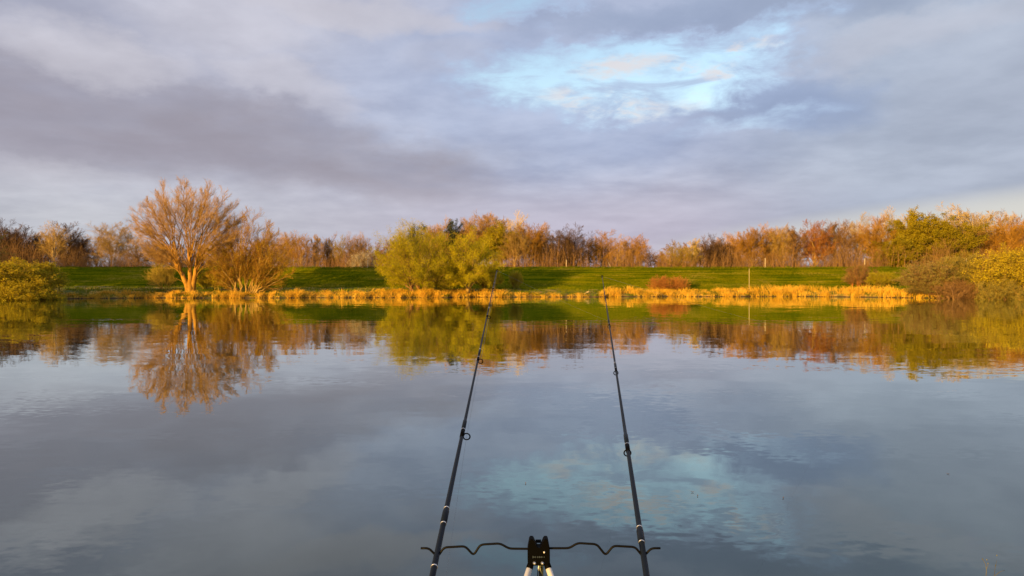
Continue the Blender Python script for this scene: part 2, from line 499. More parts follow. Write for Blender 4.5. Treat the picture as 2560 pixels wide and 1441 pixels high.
def build_grasses():
    rng = np.random.default_rng(11)
    # short grass on the dike face, thicker along the mown rows
    n = 150000
    x = rng.uniform(-84, 90, n); t = rng.uniform(-0.6, 13.2, n)
    keep = rng.random(n) < 0.55 + 0.45 * np.sin(t * 5.2 + 1.3 * np.sin(x * 0.05) + 0.8 * np.sin(x * 0.21))
    x, t = x[keep], t[keep]; n = len(x)
    pos = np.stack([x, dike_y(x) + t, dike_prof(t) - 0.02], -1)
    h = rng.uniform(0.07, 0.22, n) * (1 + 0.7 * (t > 11.2)) * (1 + 0.4 * np.sin(x * 0.31) * np.sin(t)); w = rng.uniform(0.02, 0.05, n)
    tag(obj('dike_grass', blades('dike_grass', pos, h, w, lean_rand(rng, n, 0.5), [M_GRASS], rng)), 'short green grass in mown rows on the dike', 'grass', kind='stuff')
    # taller tufts along the crest
    K = 420; cx = rng.uniform(-84, 90, K); ct = rng.uniform(10.8, 14.5, K); per = 26
    x = (cx[:, None] + rng.normal(0, .25, (K, per))).ravel(); t = (ct[:, None] + rng.normal(0, .2, (K, per))).ravel()
    h = (rng.uniform(.15, .55, (K, 1)) * rng.uniform(.5, 1, (K, per))).ravel(); n = len(x)
    tag(obj('crest_grass', blades('crest_grass', np.stack([x, dike_y(x) + t, dike_prof(t) - .02], -1), h, rng.uniform(.02, .05, n), lean_rand(rng, n, .4), [M_BANKGRASS], rng)), 'taller grass tufts along the dike crest', 'grass', kind='stuff')
    # greener tall grass on the flat bank
    n = 80000
    x = rng.uniform(-75, 75, n); s = 0.25 + rng.random(n) ** 1.6 * 20
    y = shore(x) + s
    keep = (y < 116) & (rng.random(n) < 0.35 + 0.65 * (np.sin(x * 0.45) * np.sin(y * 0.6 + x * 0.2) > -0.2))
    x, y = x[keep], y[keep]; n = len(x)
    z = np.maximum(bank_z(x, y), np.where(y > 113, dike_prof(y - 114), -9))
    h = rng.uniform(0.15, 0.45, n); w = rng.uniform(0.025, 0.06, n)
    tag(obj('bank_grass', blades('bank_grass', np.stack([x, y, z - 0.02], -1), h, w, lean_rand(rng, n, 0.35), [M_BANKGRASS], rng)), 'lush green grass on the flat river bank below the dike', 'grass', kind='stuff')
    # straw-coloured reeds and dead grass at the water's edge, in clumps
    K = 1900
    cx = rng.uniform(-66, 66, K)
    px = 1280 + cx / 104 * F
    tall = np.interp(px, [100, 160, 420, 600, 760, 980, 1220, 1270, 1480, 1530, 1620, 1800, 1890, 2000, 2250, 2330], [.45, .6, .65, .8, .75, .8, .95, .5, .42, 1.1, 1.0, .8, 1.15, 1.45, 1.35, .7])
    width = np.interp(px, [100, 300, 700, 1000, 1240, 1300, 1480, 1540, 1700, 1880, 2280], [2.0, 2.5, 2.2, 3.5, 4.0, 1.2, 1.0, 4.5, 4.5, 4.5, 5.0])
    dens = np.interp(px, [100, 160, 420, 600, 980, 1220, 1270, 1480, 1530, 2250, 2300], [.5, .6, .7, .9, 1, 1, .45, .4, 1, 1, 0])
    cs = rng.random(K) ** 1.5 * width
    dens = dens * np.clip(0.66 + 0.5 * np.sin(cx * 1.1 + 2 * np.sin(cx * .37)) + 0.3 * np.sin(cx * 2.9), .42, 1)
    tall = tall * (1 + 0.28 * np.sin(cx * 1.7 + 1) * np.sin(cx * 0.6))
    ok = rng.random(K) < dens
    cx, cs, tall = cx[ok], cs[ok], tall[ok]; K = len(cx)
    per = 46
    r = np.abs(rng.normal(0, 0.32, (K, per))); a = rng.uniform(0, 6.28, (K, per))
    x = (cx[:, None] + r * np.cos(a) * 1.3).ravel(); s = (np.maximum(cs[:, None] + r * np.sin(a), -0.05)).ravel()
    y = shore(x) + s
    hh = (tall[:, None] * rng.uniform(0.30, 1.15, (K, 1)) * rng.uniform(0.55, 1.1, (K, per))).ravel()
    n = len(x)
    ln = np.zeros((n, 3)); ln[:, 0] = (np.cos(a) * r).ravel() * 1.2; ln[:, 1] = (np.sin(a) * r).ravel() * 1.2 - 0.12
    cl = np.repeat(rng.normal(0, 0.25, K), per); ln[:, 0] += cl * 1.6
    # a fringe hanging over the water
    ln += lean_rand(rng, n, 0.15)
    pos = np.stack([x, y, bank_z(x, y) - 0.03], -1)
    w = rng.uniform(0.025, 0.055, n)
    tag(obj('dry_reeds', blades('dry_reeds', pos, hh, w, ln, [M_REED], rng, bend=0.8)), 'golden dry reeds and dead grass fringing the far shore', 'reeds', kind='stuff')
    # near bank under the camera
    n = 9000
    x = rng.uniform(-5, 5, n); y = rng.uniform(-3, 2.7, n)
    h = rng.uniform(0.03, 0.10, n); w = rng.uniform(0.004, 0.009, n)
    tag(obj('near_grass', blades('near_grass', np.stack([x, y, np.full(n, 0.41)], -1), h, w, lean_rand(rng, n, 0.4), [M_BANKGRASS], rng)), 'short grass on the near bank under the tripod', 'grass', kind='stuff')
build_grasses()

# ------------------------------------------------------------------ tree growing
def kids(rng, P, R, m, t0, t1, ang, L, k, up=0.0, wob=0.15, rr=0.6, rmin=0.006, taper=0.35, short_tip=0.5):
    """side shoots along every polyline of P"""
    n, kk, _ = P.shape
    t = t0 + (t1 - t0) * (np.arange(m)[None] + rng.random((n, m))) / m
    f = t * (kk - 1); i = np.clip(f.astype(int), 0, kk - 2); fr = (f - i)[..., None]
    r_ = np.arange(n)[:, None]
    p = P[r_, i] * (1 - fr) + P[r_, i + 1] * fr
    tan = nrmz(P[r_, i + 1] - P[r_, i])
    rp = R[r_, i] * (1 - fr[..., 0]) + R[r_, i + 1] * fr[..., 0]
    w = rng.normal(size=tan.shape); w -= (w * tan).sum(-1, keepdims=True) * tan; w = nrmz(w)
    an = ang * rng.uniform(0.6, 1.35, (n, m, 1))
    d = nrmz(np.cos(an) * tan + np.sin(an) * w)
    plen = np.linalg.norm(np.diff(P, axis=1), axis=-1).sum(1)[:, None]
    ln = L * (plen if L < 1.0 else 1.0) * rng.uniform(0.6, 1.25, (n, m)) * (1 - short_tip * (t - t0) / max(t1 - t0, 1e-6))
    step = ln / (k - 1)
    out = np.empty((n, m, k, 3)); out[:, :, 0] = p
    for j in range(1, k):
        out[:, :, j] = out[:, :, j - 1] + d * step[..., None]
        d = nrmz(d + np.array([0, 0, up]) + wob * rng.normal(size=d.shape))
    r0 = np.maximum(np.minimum(rp * rr, rp * 0.95), rmin)
    R2 = r0[..., None] * np.linspace(1, taper, k)
    R2 = np.maximum(R2, rmin * 0.6)
    return out.reshape(-1, k, 3), R2.reshape(-1, k)

def bez(rng, A, B, c1, c2, k, wob=0.0):
    t = np.linspace(0, 1, k)[None, :, None]
    A, B, c1, c2 = [v[:, None] for v in (A, B, c1, c2)]
    P = (1 - t) ** 3 * A + 3 * (1 - t) ** 2 * t * c1 + 3 * (1 - t) * t * t * c2 + t ** 3 * B
    L = np.linalg.norm(B - A, axis=-1, keepdims=True)
    w = rng.normal(size=P.shape) * L * wob; w[:, 0] = 0
    return P + w

def dome(rng, n, pmax, pmin=0.0):
    """stratified directions over a cap about +Z"""
    i = np.arange(n) + 0.5
    cz = math.cos(pmin) - (math.cos(pmin) - math.cos(pmax)) * i / n
    ph = i * 2.39996 + rng.uniform(0, 6.28)
    s = np.sqrt(1 - cz * cz)
    d = np.stack([s * np.cos(ph), s * np.sin(ph), cz], -1)
    return nrmz(d + rng.normal(0, 0.07, d.shape))

def leaf_mesh(name, rng, P, per, size, m, spread=0.12):
    n, k, _ = P.shape
    f = rng.uniform(0.15, 1.0, (n, per)) * (k - 1); i = np.clip(f.astype(int), 0, k - 2); fr = (f - i)[..., None]
    j = np.arange(n)[:, None]
    c = P[j, i] * (1 - fr) + P[j, i + 1] * fr + rng.normal(0, spread, (n, per, 3))
    c = c.reshape(-1, 3); N = len(c)
    a = nrmz(rng.normal(size=(N, 3))); b = nrmz(np.cross(a, rng.normal(size=(N, 3))))
    s = (size * rng.uniform(0.6, 1.3, N))[:, None]
    V = np.stack([c - a * s * .5, c + b * s * .22, c + a * s * .5, c - b * s * .22], 1)
    q = np.arange(N * 4).reshape(-1, 4)
    return mesh_np(name, V, q, mats=[m], smooth_=False)

def make_tree(name, seed, H=12.0, W=7.0, zlow=0.30, pmax=1.9, n_limb=14, n2=9, n3=9, n4=9, trunk_r=0.16, stems=1,
              lean=0.0, start=0.35, vase=0.3, leader=0.92, l2=0.48, l3=0.52, l4=0.72, rmin=0.010, up2=0.10, up4=0.0, ang=0.55, zc=0.62,
              leaf=None, leaf_per=3, leaf_size=0.14, base_spread=0.0, wob=0.05, sides=5, low_r=1.0, spread=0.12, envp=1.0):
    """one plant mesh set: {part: mesh}; crown fitted to height H and width W, base at the origin"""
    rng = np.random.default_rng(seed)
    g = Geo(); tw = Geo()
    cz = H * zc; rup = H - cz; rlo = cz - H * zlow
    TP = []; TR = []
    kt = 9
    for s in range(stems):
        b = np.array([rng.normal(0, base_spread), rng.normal(0, base_spread), 0.0])
        if stems > 1:
            a = s * 6.283 / stems + rng.uniform(-.4, .4)
            off = np.array([math.cos(a), math.sin(a), 0]) * W * 0.5 * rng.uniform(0.25, 0.5)
        else: off = np.array([lean * H, 0, 0.0]) + np.append(rng.normal(0, 0.02 * H, 2), 0)
        top = b + off + np.array([0, 0, H * leader * rng.uniform(0.88, 1.0)])
        P = bez(rng, b[None], top[None], (b + [0, 0, H * .35] + off * .15)[None], (b + [0, 0, H * .65] + off * .55)[None], kt, 0.010)[0]
        t = np.linspace(0, 1, kt)
        R = trunk_r * (0.95 * (1 - t) ** 0.8 + 0.06) * (1 if stems == 1 else rng.uniform(.6, .9)); R[0] *= 1.35
        TP.append(P); TR.append(R)
    TP = np.array(TP); TR = np.array(TR)
    # limbs reach for points on the crown outline
    D = dome(rng, n_limb, pmax)
    rr = rng.uniform(0.70, 0.90, (n_limb, 1)) if envp == 1.0 else rng.uniform(0.6, 1.0, (n_limb, 1)) ** envp
    hr = np.where(D[:, 2:] < 0, W / 2 * low_r, W / 2)
    tgt = np.concatenate([D[:, :2] * hr * rr, cz + np.where(D[:, 2:] > 0, D[:, 2:] * rup, D[:, 2:] * rlo) * rr], 1)
    which = rng.integers(0, stems, n_limb)
    if stems > 1:
        tops = TP[:, -1, :2]
        which = np.argmin(((tgt[:, None, :2] - tops[None]) ** 2).sum(-1) + rng.uniform(0, W, (n_limb, stems)), 1)
    zst = np.clip(H * zlow * 0.75 + (tgt[:, 2] - H * zlow) * start, H * 0.04, None)
    ts = np.clip(zst / (H * leader), 0.02, 0.95)
    f = ts * (kt - 1); i = f.astype(int); fr = (f - i)[:, None]
    A = TP[which, i] * (1 - fr) + TP[which, i + 1] * fr
    ra = TR[which, i]
    v = tgt - A
    hz = v.copy(); hz[:, 2] = 0
    upv = np.zeros_like(v); upv[:, 2] = np.linalg.norm(v, axis=1)
    c1 = A + hz * 0.30 + upv * (0.12 + vase * 0.6)
    c2 = A + v * 0.66 + upv * vase * 0.25
    kl = 8
    LP = bez(rng, A, tgt, c1, c2, kl, 0.018 + wob * 0.2)
    LR = np.minimum(ra * 0.50, trunk_r * 0.36)[:, None] * (0.92 * (1 - np.linspace(0, 1, kl)[None]) ** 0.9 + 0.10)
    LR = np.maximum(LR, rmin)
    g.tubes(TP, TR, sides + 1); g.tubes(LP, LR, sides)
    allP = np.concatenate([LP, TP[:, -kl:]]); allR = np.concatenate([LR, TR[:, -kl:]])
    P2, R2 = kids(rng, allP, allR, n2, 0.22, 0.99, ang, l2, 6, up2, 0.14, 0.55, rmin * 1.5, 0.3)
    tw.tubes(P2, R2, 4)
    P3, R3 = kids(rng, P2, R2, n3, 0.12, 1.0, ang, l3, 4, up2 * 0.8 + up4 * .5, 0.18, 0.6, rmin, 0.5)
    tw.tubes(P3, R3, 3)
    last = P3
    if n4:
        P4, R4 = kids(rng, P3, R3, n4, 0.2, 1.0, ang * 0.9, l4, 2, up4, 0.2, 0.75, rmin * 0.8, 0.5)
        tw.tubes(P4, R4, 3)
        last = P4
    parts = {'trunk': g.mesh(name + '_trunk'), 'crown': tw.mesh(name + '_crown')}
    for p in parts.values(): p.materials.append(BARK['tan'])
    if leaf: parts['leaves'] = leaf_mesh(name + '_leaves', rng, last, leaf_per, leaf_size, LEAF[leaf], spread)
    return {'parts': parts, 'H': H, 'W': W}

PROTO = {}
def proto(key, **kw):
    PROTO[key] = make_tree(key, **kw)
def plant(name, key, x, y, z, H, W, bark, twig, label, cat='tree', group=None, rz=0.0, leaf=None):
    p = PROTO[key]
    r = empty(name, (x, y, z))
    r.scale = (W / p['W'], W / p['W'], H / p['H'])
    r.rotation_euler = (0, 0, rz)
    tag(r, label, cat, group)
    for pn, me in p['parts'].items():
        if pn == 'leaves' and leaf == 'none': continue
        o = obj(pn, me, r)
        m = BARK[bark] if pn == 'trunk' else BARK[twig] if pn == 'crown' else (LEAF[leaf] if leaf else None)
        if m is not None:
            o.material_slots[0].link = 'OBJECT'; o.material_slots[0].material = m
    return r
def gz(x, y):
    if y > 113: return float(max(dike_prof(y - 114.0), 0.0))
    return float(bank_z(x, y))
def plant_px(name, key, px, top, wpx, d, bark, twig, label, cat='tree', group=None, rz=None, leaf=None, rng=random.Random(5)):
    x = xat(px, d); z = gz(x, d) if d < 140 else 1.45
    H = CAM_H + (HOR - top) / F * d - z
    return plant(name, key, x, d, z - 0.08, H, wpx / F * d, bark, twig, label, cat, group, rng.uniform(0, 6.28) if rz is None else rz, leaf)

# --- prototypes -----------------------------------------------------------
proto('oval_a', seed=1, W=5.5, n_limb=15, zlow=.22, zc=.60)
proto('oval_b', seed=2, W=5.5, n_limb=15, zlow=.25, zc=.62, stems=2, base_spread=.15, trunk_r=.13)
proto('oval_c', seed=3, W=5.0, n_limb=16, zlow=.18, zc=.55, vase=.45)
proto('multi', seed=4, W=6.0, n_limb=16, zlow=.25, zc=.62, stems=3, base_spread=.35, trunk_r=.12, start=.5)
proto('broad', seed=5, W=10.0, n_limb=22, zlow=.10, zc=.50, pmax=1.75, vase=.25, trunk_r=.30, n2=10, start=.2, leader=.8)
proto('upright', seed=6, W=3.2, n_limb=14, zlow=.15, zc=.5, vase=.8, ang=.45, l2=.25, up2=.25)
proto('birch', seed=7, W=4.6, n_limb=14, zlow=.30, zc=.62, vase=.5, trunk_r=.14, up4=-.25, n4=4)
proto('thin', seed=8, W=4.5, n_limb=11, n2=8, n3=7, n4=6, zlow=.35, zc=.68, vase=.4, trunk_r=.12)
proto('round', seed=9, W=8.0, n_limb=18, zlow=.20, zc=.58, pmax=1.9, trunk_r=.22, n2=9)
proto('green_a', seed=21, W=8.0, n_limb=18, n4=4, zlow=.16, zc=.55, pmax=2.0, trunk_r=.22, leaf='spring', leaf_per=6, leaf_size=.20, stems=2)
proto('green_b', seed=22, W=7.0, n_limb=16, n4=4, zlow=.2, zc=.58, pmax=1.9, trunk_r=.20, leaf='spring', leaf_per=6, leaf_size=.20)
proto('ivy', seed=23, W=5.0, n_limb=12, n4=4, zlow=.3, zc=.65, trunk_r=.18, leaf='dark', leaf_per=3, leaf_size=.22, envp=.6)
proto('shrub_bare', seed=31, H=4, W=5, n_limb=34, n2=9, n3=6, n4=4, zlow=.02, zc=.30, pmax=1.6, trunk_r=.05, stems=7, base_spread=.5, start=.05, vase=.25, leader=.8, rmin=.008)
proto('shrub_bud', seed=32, H=4, W=5, n_limb=36, n2=9, n3=6, n4=4, zlow=.02, zc=.32, pmax=1.62, trunk_r=.05, stems=8, base_spread=.6, start=.05, vase=.25, leader=.8, rmin=.008, leaf='bud', leaf_per=3, leaf_size=.10, spread=.08)
proto('shrub_grey', seed=33, H=5, W=6, n_limb=36, n2=10, n3=6, n4=4, zlow=.02, zc=.32, pmax=1.65, trunk_r=.06, stems=8, base_spread=.8, start=.05, vase=.2, leader=.8, rmin=.009, leaf='grey', leaf_per=2, leaf_size=.12, spread=.1)
proto('blossom', seed=34, H=4, W=5, n_limb=26, n2=9, n3=6, n4=4, zlow=.05, zc=.42, pmax=1.8, trunk_r=.06, stems=4, base_spread=.3, start=.08, vase=.2, leader=.8, leaf='blossom', leaf_per=3, leaf_size=.11)

# --- the big riverside tree -------------------------------------------------
def big_tree():
    rng = np.random.default_rng(177)
    d = 101.0; x0 = xat(472, d); z0 = gz(x0, d) - 0.1
    H = CAM_H + (HOR - 434) / F * d - z0            # about 16 m
    sc = d / F
    g = Geo(); tw = Geo()
    # stout double bole dividing low into a fan of ascending limbs
    stems = [((0, 0, 0), (-.35, .1, 1.5), (-1.5, .2, 3.2), (-2.6, .4, 5.0)),
             ((.15, 0, 0), (.25, -.1, 1.6), (.2, .2, 3.4), (-.3, .5, 5.6)),
             ((.45, .1, 0), (.6, .2, 1.6), (.9, -.1, 3.2), (1.5, -.2, 5.2))]
    TP = []; TR = []
    for s in stems:
        s = np.array(s, float)
        P = bez(rng, s[0:1], s[3:4], s[1:2], s[2:3], 9, 0.008)[0]
        TP.append(P); TR.append(np.linspace(.42, .17, 9) * np.array([1.35] + [1] * 8))
    TP = np.array(TP); TR = np.array(TR)
    g.tubes(TP, TR, 8)
    n = 64
    D = dome(rng, n, 2.4)
    rr = rng.uniform(0.90, 1.0, (n, 1))
    cz = H * 0.52
    tgt = np.concatenate([D[:, :2] * 7.3 * rr, cz + np.where(D[:, 2:] > 0, D[:, 2:] * (H - cz - .9), D[:, 2:] * (cz - 2.2)) * rr], 1)
    tgt[:, 1] *= 0.85
    # a few hand-placed outliers seen in the outline
    extra = np.array([((612 - 472) * sc, .5, (727 - 540) * sc), ((316 - 472) * sc, .2, (727 - 530) * sc), ((335 - 472) * sc, -1, (727 - 575) * sc),
                      ((368 - 472) * sc, 1., (727 - 618) * sc), ((594 - 472) * sc, -1, (727 - 590) * sc), ((590 - 472) * sc, 1.0, (727 - 500) * sc),
                      ((430 - 472) * sc, -.6, (727 - 690) * sc)])
    tgt = np.concatenate([tgt, extra]); n = len(tgt)
    which = np.clip(np.digitize(tgt[:, 0] + rng.normal(0, 1.5, n), [-2.0, 2.0]), 0, 2)
    hf = np.clip((tgt[:, 2] - 3) / (H - 3), 0, 1)
    ts = np.clip(0.30 + 0.60 * hf + rng.uniform(-.12, .12, n), .28, .97)
    ts[-1] = 0.2
    f = ts * 8; i = np.clip(f.astype(int), 0, 7); fr = (f - i)[:, None]
    A = TP[which, i] * (1 - fr) + TP[which, i + 1] * fr
    v = tgt - A
    ln = np.linalg.norm(v, axis=1, keepdims=True)
    hz = v * np.array([1, 1, 0]); upv = np.concatenate([0 * ln, 0 * ln, ln], 1)
    low = (tgt[:, 2:] < H * .45)
    dz = v * np.array([0, 0, 1]); hf3 = hf[:, None]
    c1 = A + hz * (.20 + .10 * (1 - hf3)) + dz * .55 + upv * .06
    c2 = tgt - hz * .38 - dz * (.42 * hf3 + .02)
    LP = bez(rng, A, tgt, c1, c2, 12, 0.010)
    r0 = np.clip(0.022 + 0.0056 * ln[:, 0], .036, .085)
    LR = r0[:, None] * (0.93 * (1 - np.linspace(0, 1, 12)[None]) ** .75 + .09)
    g.tubes(LP, LR, 6)
    P2, R2 = kids(rng, LP, LR, 13, .36, .99, .40, .27, 6, .06, .12, .55, .016, .3, .55)
    # keep side branches inside the outline
    g2 = P2[:, -1]; e = (g2[:, 0] / 7.9) ** 2 + (g2[:, 1] / 7.2) ** 2 + (np.where(g2[:, 2] > cz, (g2[:, 2] - cz) / (H - cz), (g2[:, 2] - cz) / (cz - 2.6))) ** 2
    k = e < 1.12; P2, R2 = P2[k], R2[k]
    tw.tubes(P2, R2, 4)
    P3, R3 = kids(rng, P2, R2, 9, .15, 1.0, .46, .52, 4, .02, .16, .6, .011, .45, .4)
    tw.tubes(P3, R3, 3)
    P4, R4 = kids(rng, P3, R3, 5, .15, 1.0, .46, .80, 2, -.02, .2, .75, .0058, .5, .3)
    g2 = P4[:, -1]; e = (g2[:, 0] / 7.7) ** 2 + (g2[:, 1] / 7.2) ** 2 + (np.where(g2[:, 2] > cz, (g2[:, 2] - cz) / (H - cz), (g2[:, 2] - cz) / (cz - 2.2))) ** 2
    k = e < 1.06 + rng.normal(0, .06, len(e)); P4, R4 = P4[k], R4[k]
    tw.tubes(P4, R4, 3)
    r = empty('riverside_tree', (x0, d, z0))
    tag(r, 'tallest leafless tree, wide fan-shaped crown on a short double trunk at the water', 'tree')
    obj('trunk', g.mesh('riverside_tree_trunk', [BARK['orange']]), r)
    obj('crown', tw.mesh('riverside_tree_crown', [BARK['pink']]), r)
big_tree()

# --- the leaning multi-stemmed willow beside it ------------------------------
def stem_willow():
    rng = np.random.default_rng(78)
    d = 100.5; x0 = xat(612, d); z0 = gz(x0, d) - 0.1
    sc = d / F; bx = lambda px: (px - 612) * sc; bz = lambda py: (742 - py) * sc
    g = Geo(); tw = Geo()
    stems = [(580, 740, 540, 592), (586, 741, 566, 570), (592, 741, 590, 560), (600, 741, 615, 558), (604, 742, 550, 605), (610, 742, 640, 560), (618, 742, 664, 570), (624, 742, 684, 582),
             (628, 742, 702, 596), (632, 742, 716, 612), (636, 742, 726, 636), (640, 742, 732, 662), (642, 742, 735, 692), (612, 742, 600, 590), (626, 742, 655, 600), (592, 741, 524, 622),
             (588, 741, 512, 650), (586, 741, 510, 684), (630, 742, 690, 640), (615, 742, 632, 580), (640, 743, 715, 665), (596, 741, 538, 640), (620, 742, 640, 620), (634, 742, 680, 600),
             (606, 742, 570, 620), (602, 741, 548, 670), (628, 742, 668, 650), (616, 742, 610, 630), (638, 743, 700, 700), (594, 742, 530, 705)]
    A = []; B = []
    for a, b, c, e in stems:
        A.append((bx(a), rng.uniform(-.6, .6), 0)); B.append((bx(c), rng.uniform(-3.0, 3.0), bz(e)))
    A = np.array(A); B = np.array(B)
    v = B - A
    c1 = A + v * [.22, .2, .30]; c2 = A + v * [.60, .6, .70]
    LP = bez(rng, A, B, c1, c2, 11, 0.012)
    LR = rng.uniform(.06, .11, len(A))[:, None] * (.92 * (1 - np.linspace(0, 1, 11)[None]) ** .8 + .10)
    g.tubes(LP, LR, 6)
    P2, R2 = kids(rng, LP, LR, 17, .15, .99, .60, .32, 6, .14, .12, .5, .014, .3, .55)
    tw.tubes(P2, R2, 4)
    P3, R3 = kids(rng, P2, R2, 9, .12, 1.0, .55, .50, 4, .06, .16, .6, .010, .45, .4)
    P3[:, :, 2] = np.maximum(P3[:, :, 2], .1)
    tw.tubes(P3, R3, 3)
    P4, R4 = kids(rng, P3, R3, 5, .15, 1.0, .5, .80, 2, .03, .2, .75, .0080, .5, .3)
    P4[:, :, 2] = np.maximum(P4[:, :, 2], .1)
    tw.tubes(P4, R4, 3)
    r = empty('leaning_willow', (x0, d, z0))
    tag(r, 'bushy willow of many leaning pale stems, right beside the tallest tree', 'tree')
    obj('trunk', g.mesh('leaning_willow_trunk', [BARK['tan']]), r)
    obj('crown', tw.mesh('leaning_willow_crown', [BARK['orange']]), r)
    obj('buds', leaf_mesh('leaning_willow_buds', rng, P4, 1, .09, LEAF['bud'], .05), r)
stem_willow()

# --- green willows, shrubs along the bank ------------------------------------
PROTO['willow_a'] = make_tree('willow_a', 41, H=9, W=11, n_limb=38, n2=10, n3=7, n4=3, zlow=.0, zc=.40, pmax=2.3, trunk_r=.17, stems=5, base_spread=.6, start=.06, vase=.30, leader=.8, leaf='willow', leaf_per=8, leaf_size=.125, spread=.19, rmin=.008, envp=.5)
PROTO['willow_b'] = make_tree('willow_b', 42, H=8, W=8.5, n_limb=32, n2=10, n3=7, n4=3, zlow=.0, zc=.44, pmax=2.2, trunk_r=.24, stems=1, start=.12, vase=.32, leader=.42, leaf='willow', leaf_per=8, leaf_size=.125, spread=.19, rmin=.008, envp=.5)
plant_px('green_willow', 'willow_a', 1040, 572, 212, 104.5, 'brown', 'olive', 'wide yellow-green willow with its crown down to the golden reeds', 'tree', rz=0.6)
plant_px('pollard_willow', 'willow_b', 1170, 590, 160, 105.0, 'tan', 'olive', 'bright yellow-green pollard willow behind the tip of the left rod', 'tree', rz=2.0)
plant_px('willow_scrub', 'shrub_bud', 1105, 672, 120, 107, 'olive', 'olive', 'low yellow-green scrub between the two green willows', 'bush', leaf='willow')
plant_px('willow_scrub', 'shrub_bud', 1222, 668, 84, 108, 'olive', 'olive', 'low yellow-green scrub right of the pollard willow, behind the rod tip', 'bush', leaf='willow')
plant_px('drooping_willow', 'shrub_bare', 402, 652, 90, 103, 'olive', 'olive', 'small olive drooping bush just left of the tallest tree trunk', 'bush')
plant_px('willow_scrub', 'shrub_bud', 540, 668, 100, 104, 'olive', 'olive', 'olive scrub between the tallest tree trunk and the leaning willow', 'bush')
plant_px('shore_bush', 'shrub_bud', 24, 643, 255, 90, 'olive', 'olive', 'large olive-yellow bush overhanging the water at the left edge', 'bush', rz=.4)
plant_px('shore_bush', 'shrub_bud', 104, 690, 90, 93.5, 'brown', 'olive', 'lower brownish right shoulder of the bush at the left edge', 'bush', rz=1.4)
plant_px('shore_bush', 'shrub_bud', 62, 694, 190, 87.6, 'brown', 'olive', 'low twiggy front of the left-edge bush, down at the water', 'bush', rz=3.0)
plant_px('catkin_bush', 'shrub_bud', 1290, 673, 42, 112.5, 'olive', 'olive', 'small round catkin bush alone on the dike by the left rod tip', 'bush', leaf='bud')
plant_px('rust_bush', 'shrub_bare', 1650, 686, 78, 111.5, 'red', 'red', 'rust-brown leafless bush in the reeds, left half of the pair', 'bush')
plant_px('rust_bush', 'shrub_bare', 1697, 688, 66, 112, 'red', 'red', 'rust-brown leafless bush in the reeds, right half of the pair', 'bush', rz=2.2)
plant_px('brown_bush', 'shrub_bare', 2150, 655, 96, 114, 'red', 'brown', 'round brown leafless bush on the dike slope at right', 'bush')
plant_px('yellow_bush', 'shrub_bud', 2205, 676, 84, 112, 'olive', 'olive', 'small yellow-green bush right of the round brown bush', 'bush', leaf='willow')
plant_px('grey_willow_bush', 'shrub_grey', 2330, 652, 180, 99, 'brown', 'brown', 'grey-green spreading bush at the right end of the golden reeds', 'bush', rz=.3)
plant_px('grey_willow_bush', 'shrub_grey', 2420, 634, 180, 97, 'brown', 'olive', 'middle of the three grey-green bushes over the water at right', 'bush', rz=1.9)
plant_px('grey_willow_bush', 'shrub_grey', 2545, 618, 220, 91, 'brown', 'olive', 'tallest yellowish bush at the right edge over the water', 'bush', rz=3.3, leaf='bud')
plant_px('waterside_bush', 'shrub_grey', 2325, 702, 110, 97.5, 'brown', 'brown', 'low bush where the golden reeds end at right', 'bush', rz=2.7)
plant_px('waterside_bush', 'shrub_grey', 2400, 696, 130, 93.2, 'brown', 'brown', 'low brown bush hanging over the water, second from the end of the reeds', 'bush', rz=4.3, leaf='none')
plant_px('waterside_bush', 'shrub_grey', 2500, 694, 120, 90.0, 'brown', 'olive', 'low bush hanging over the water nearest the right edge', 'bush', rz=5.5)
plant_px('grey_willow_bush', 'shrub_grey', 2720, 600, 240, 88, 'brown', 'olive', 'grey-green bush on the right bank just past the picture edge', 'bush', rz=5.1)
plant_px('blossom_shrub', 'blossom', 905, 629, 78, 136, 'pale', 'tan', 'pale blossoming shrub behind the dike left of the green willow', 'bush')

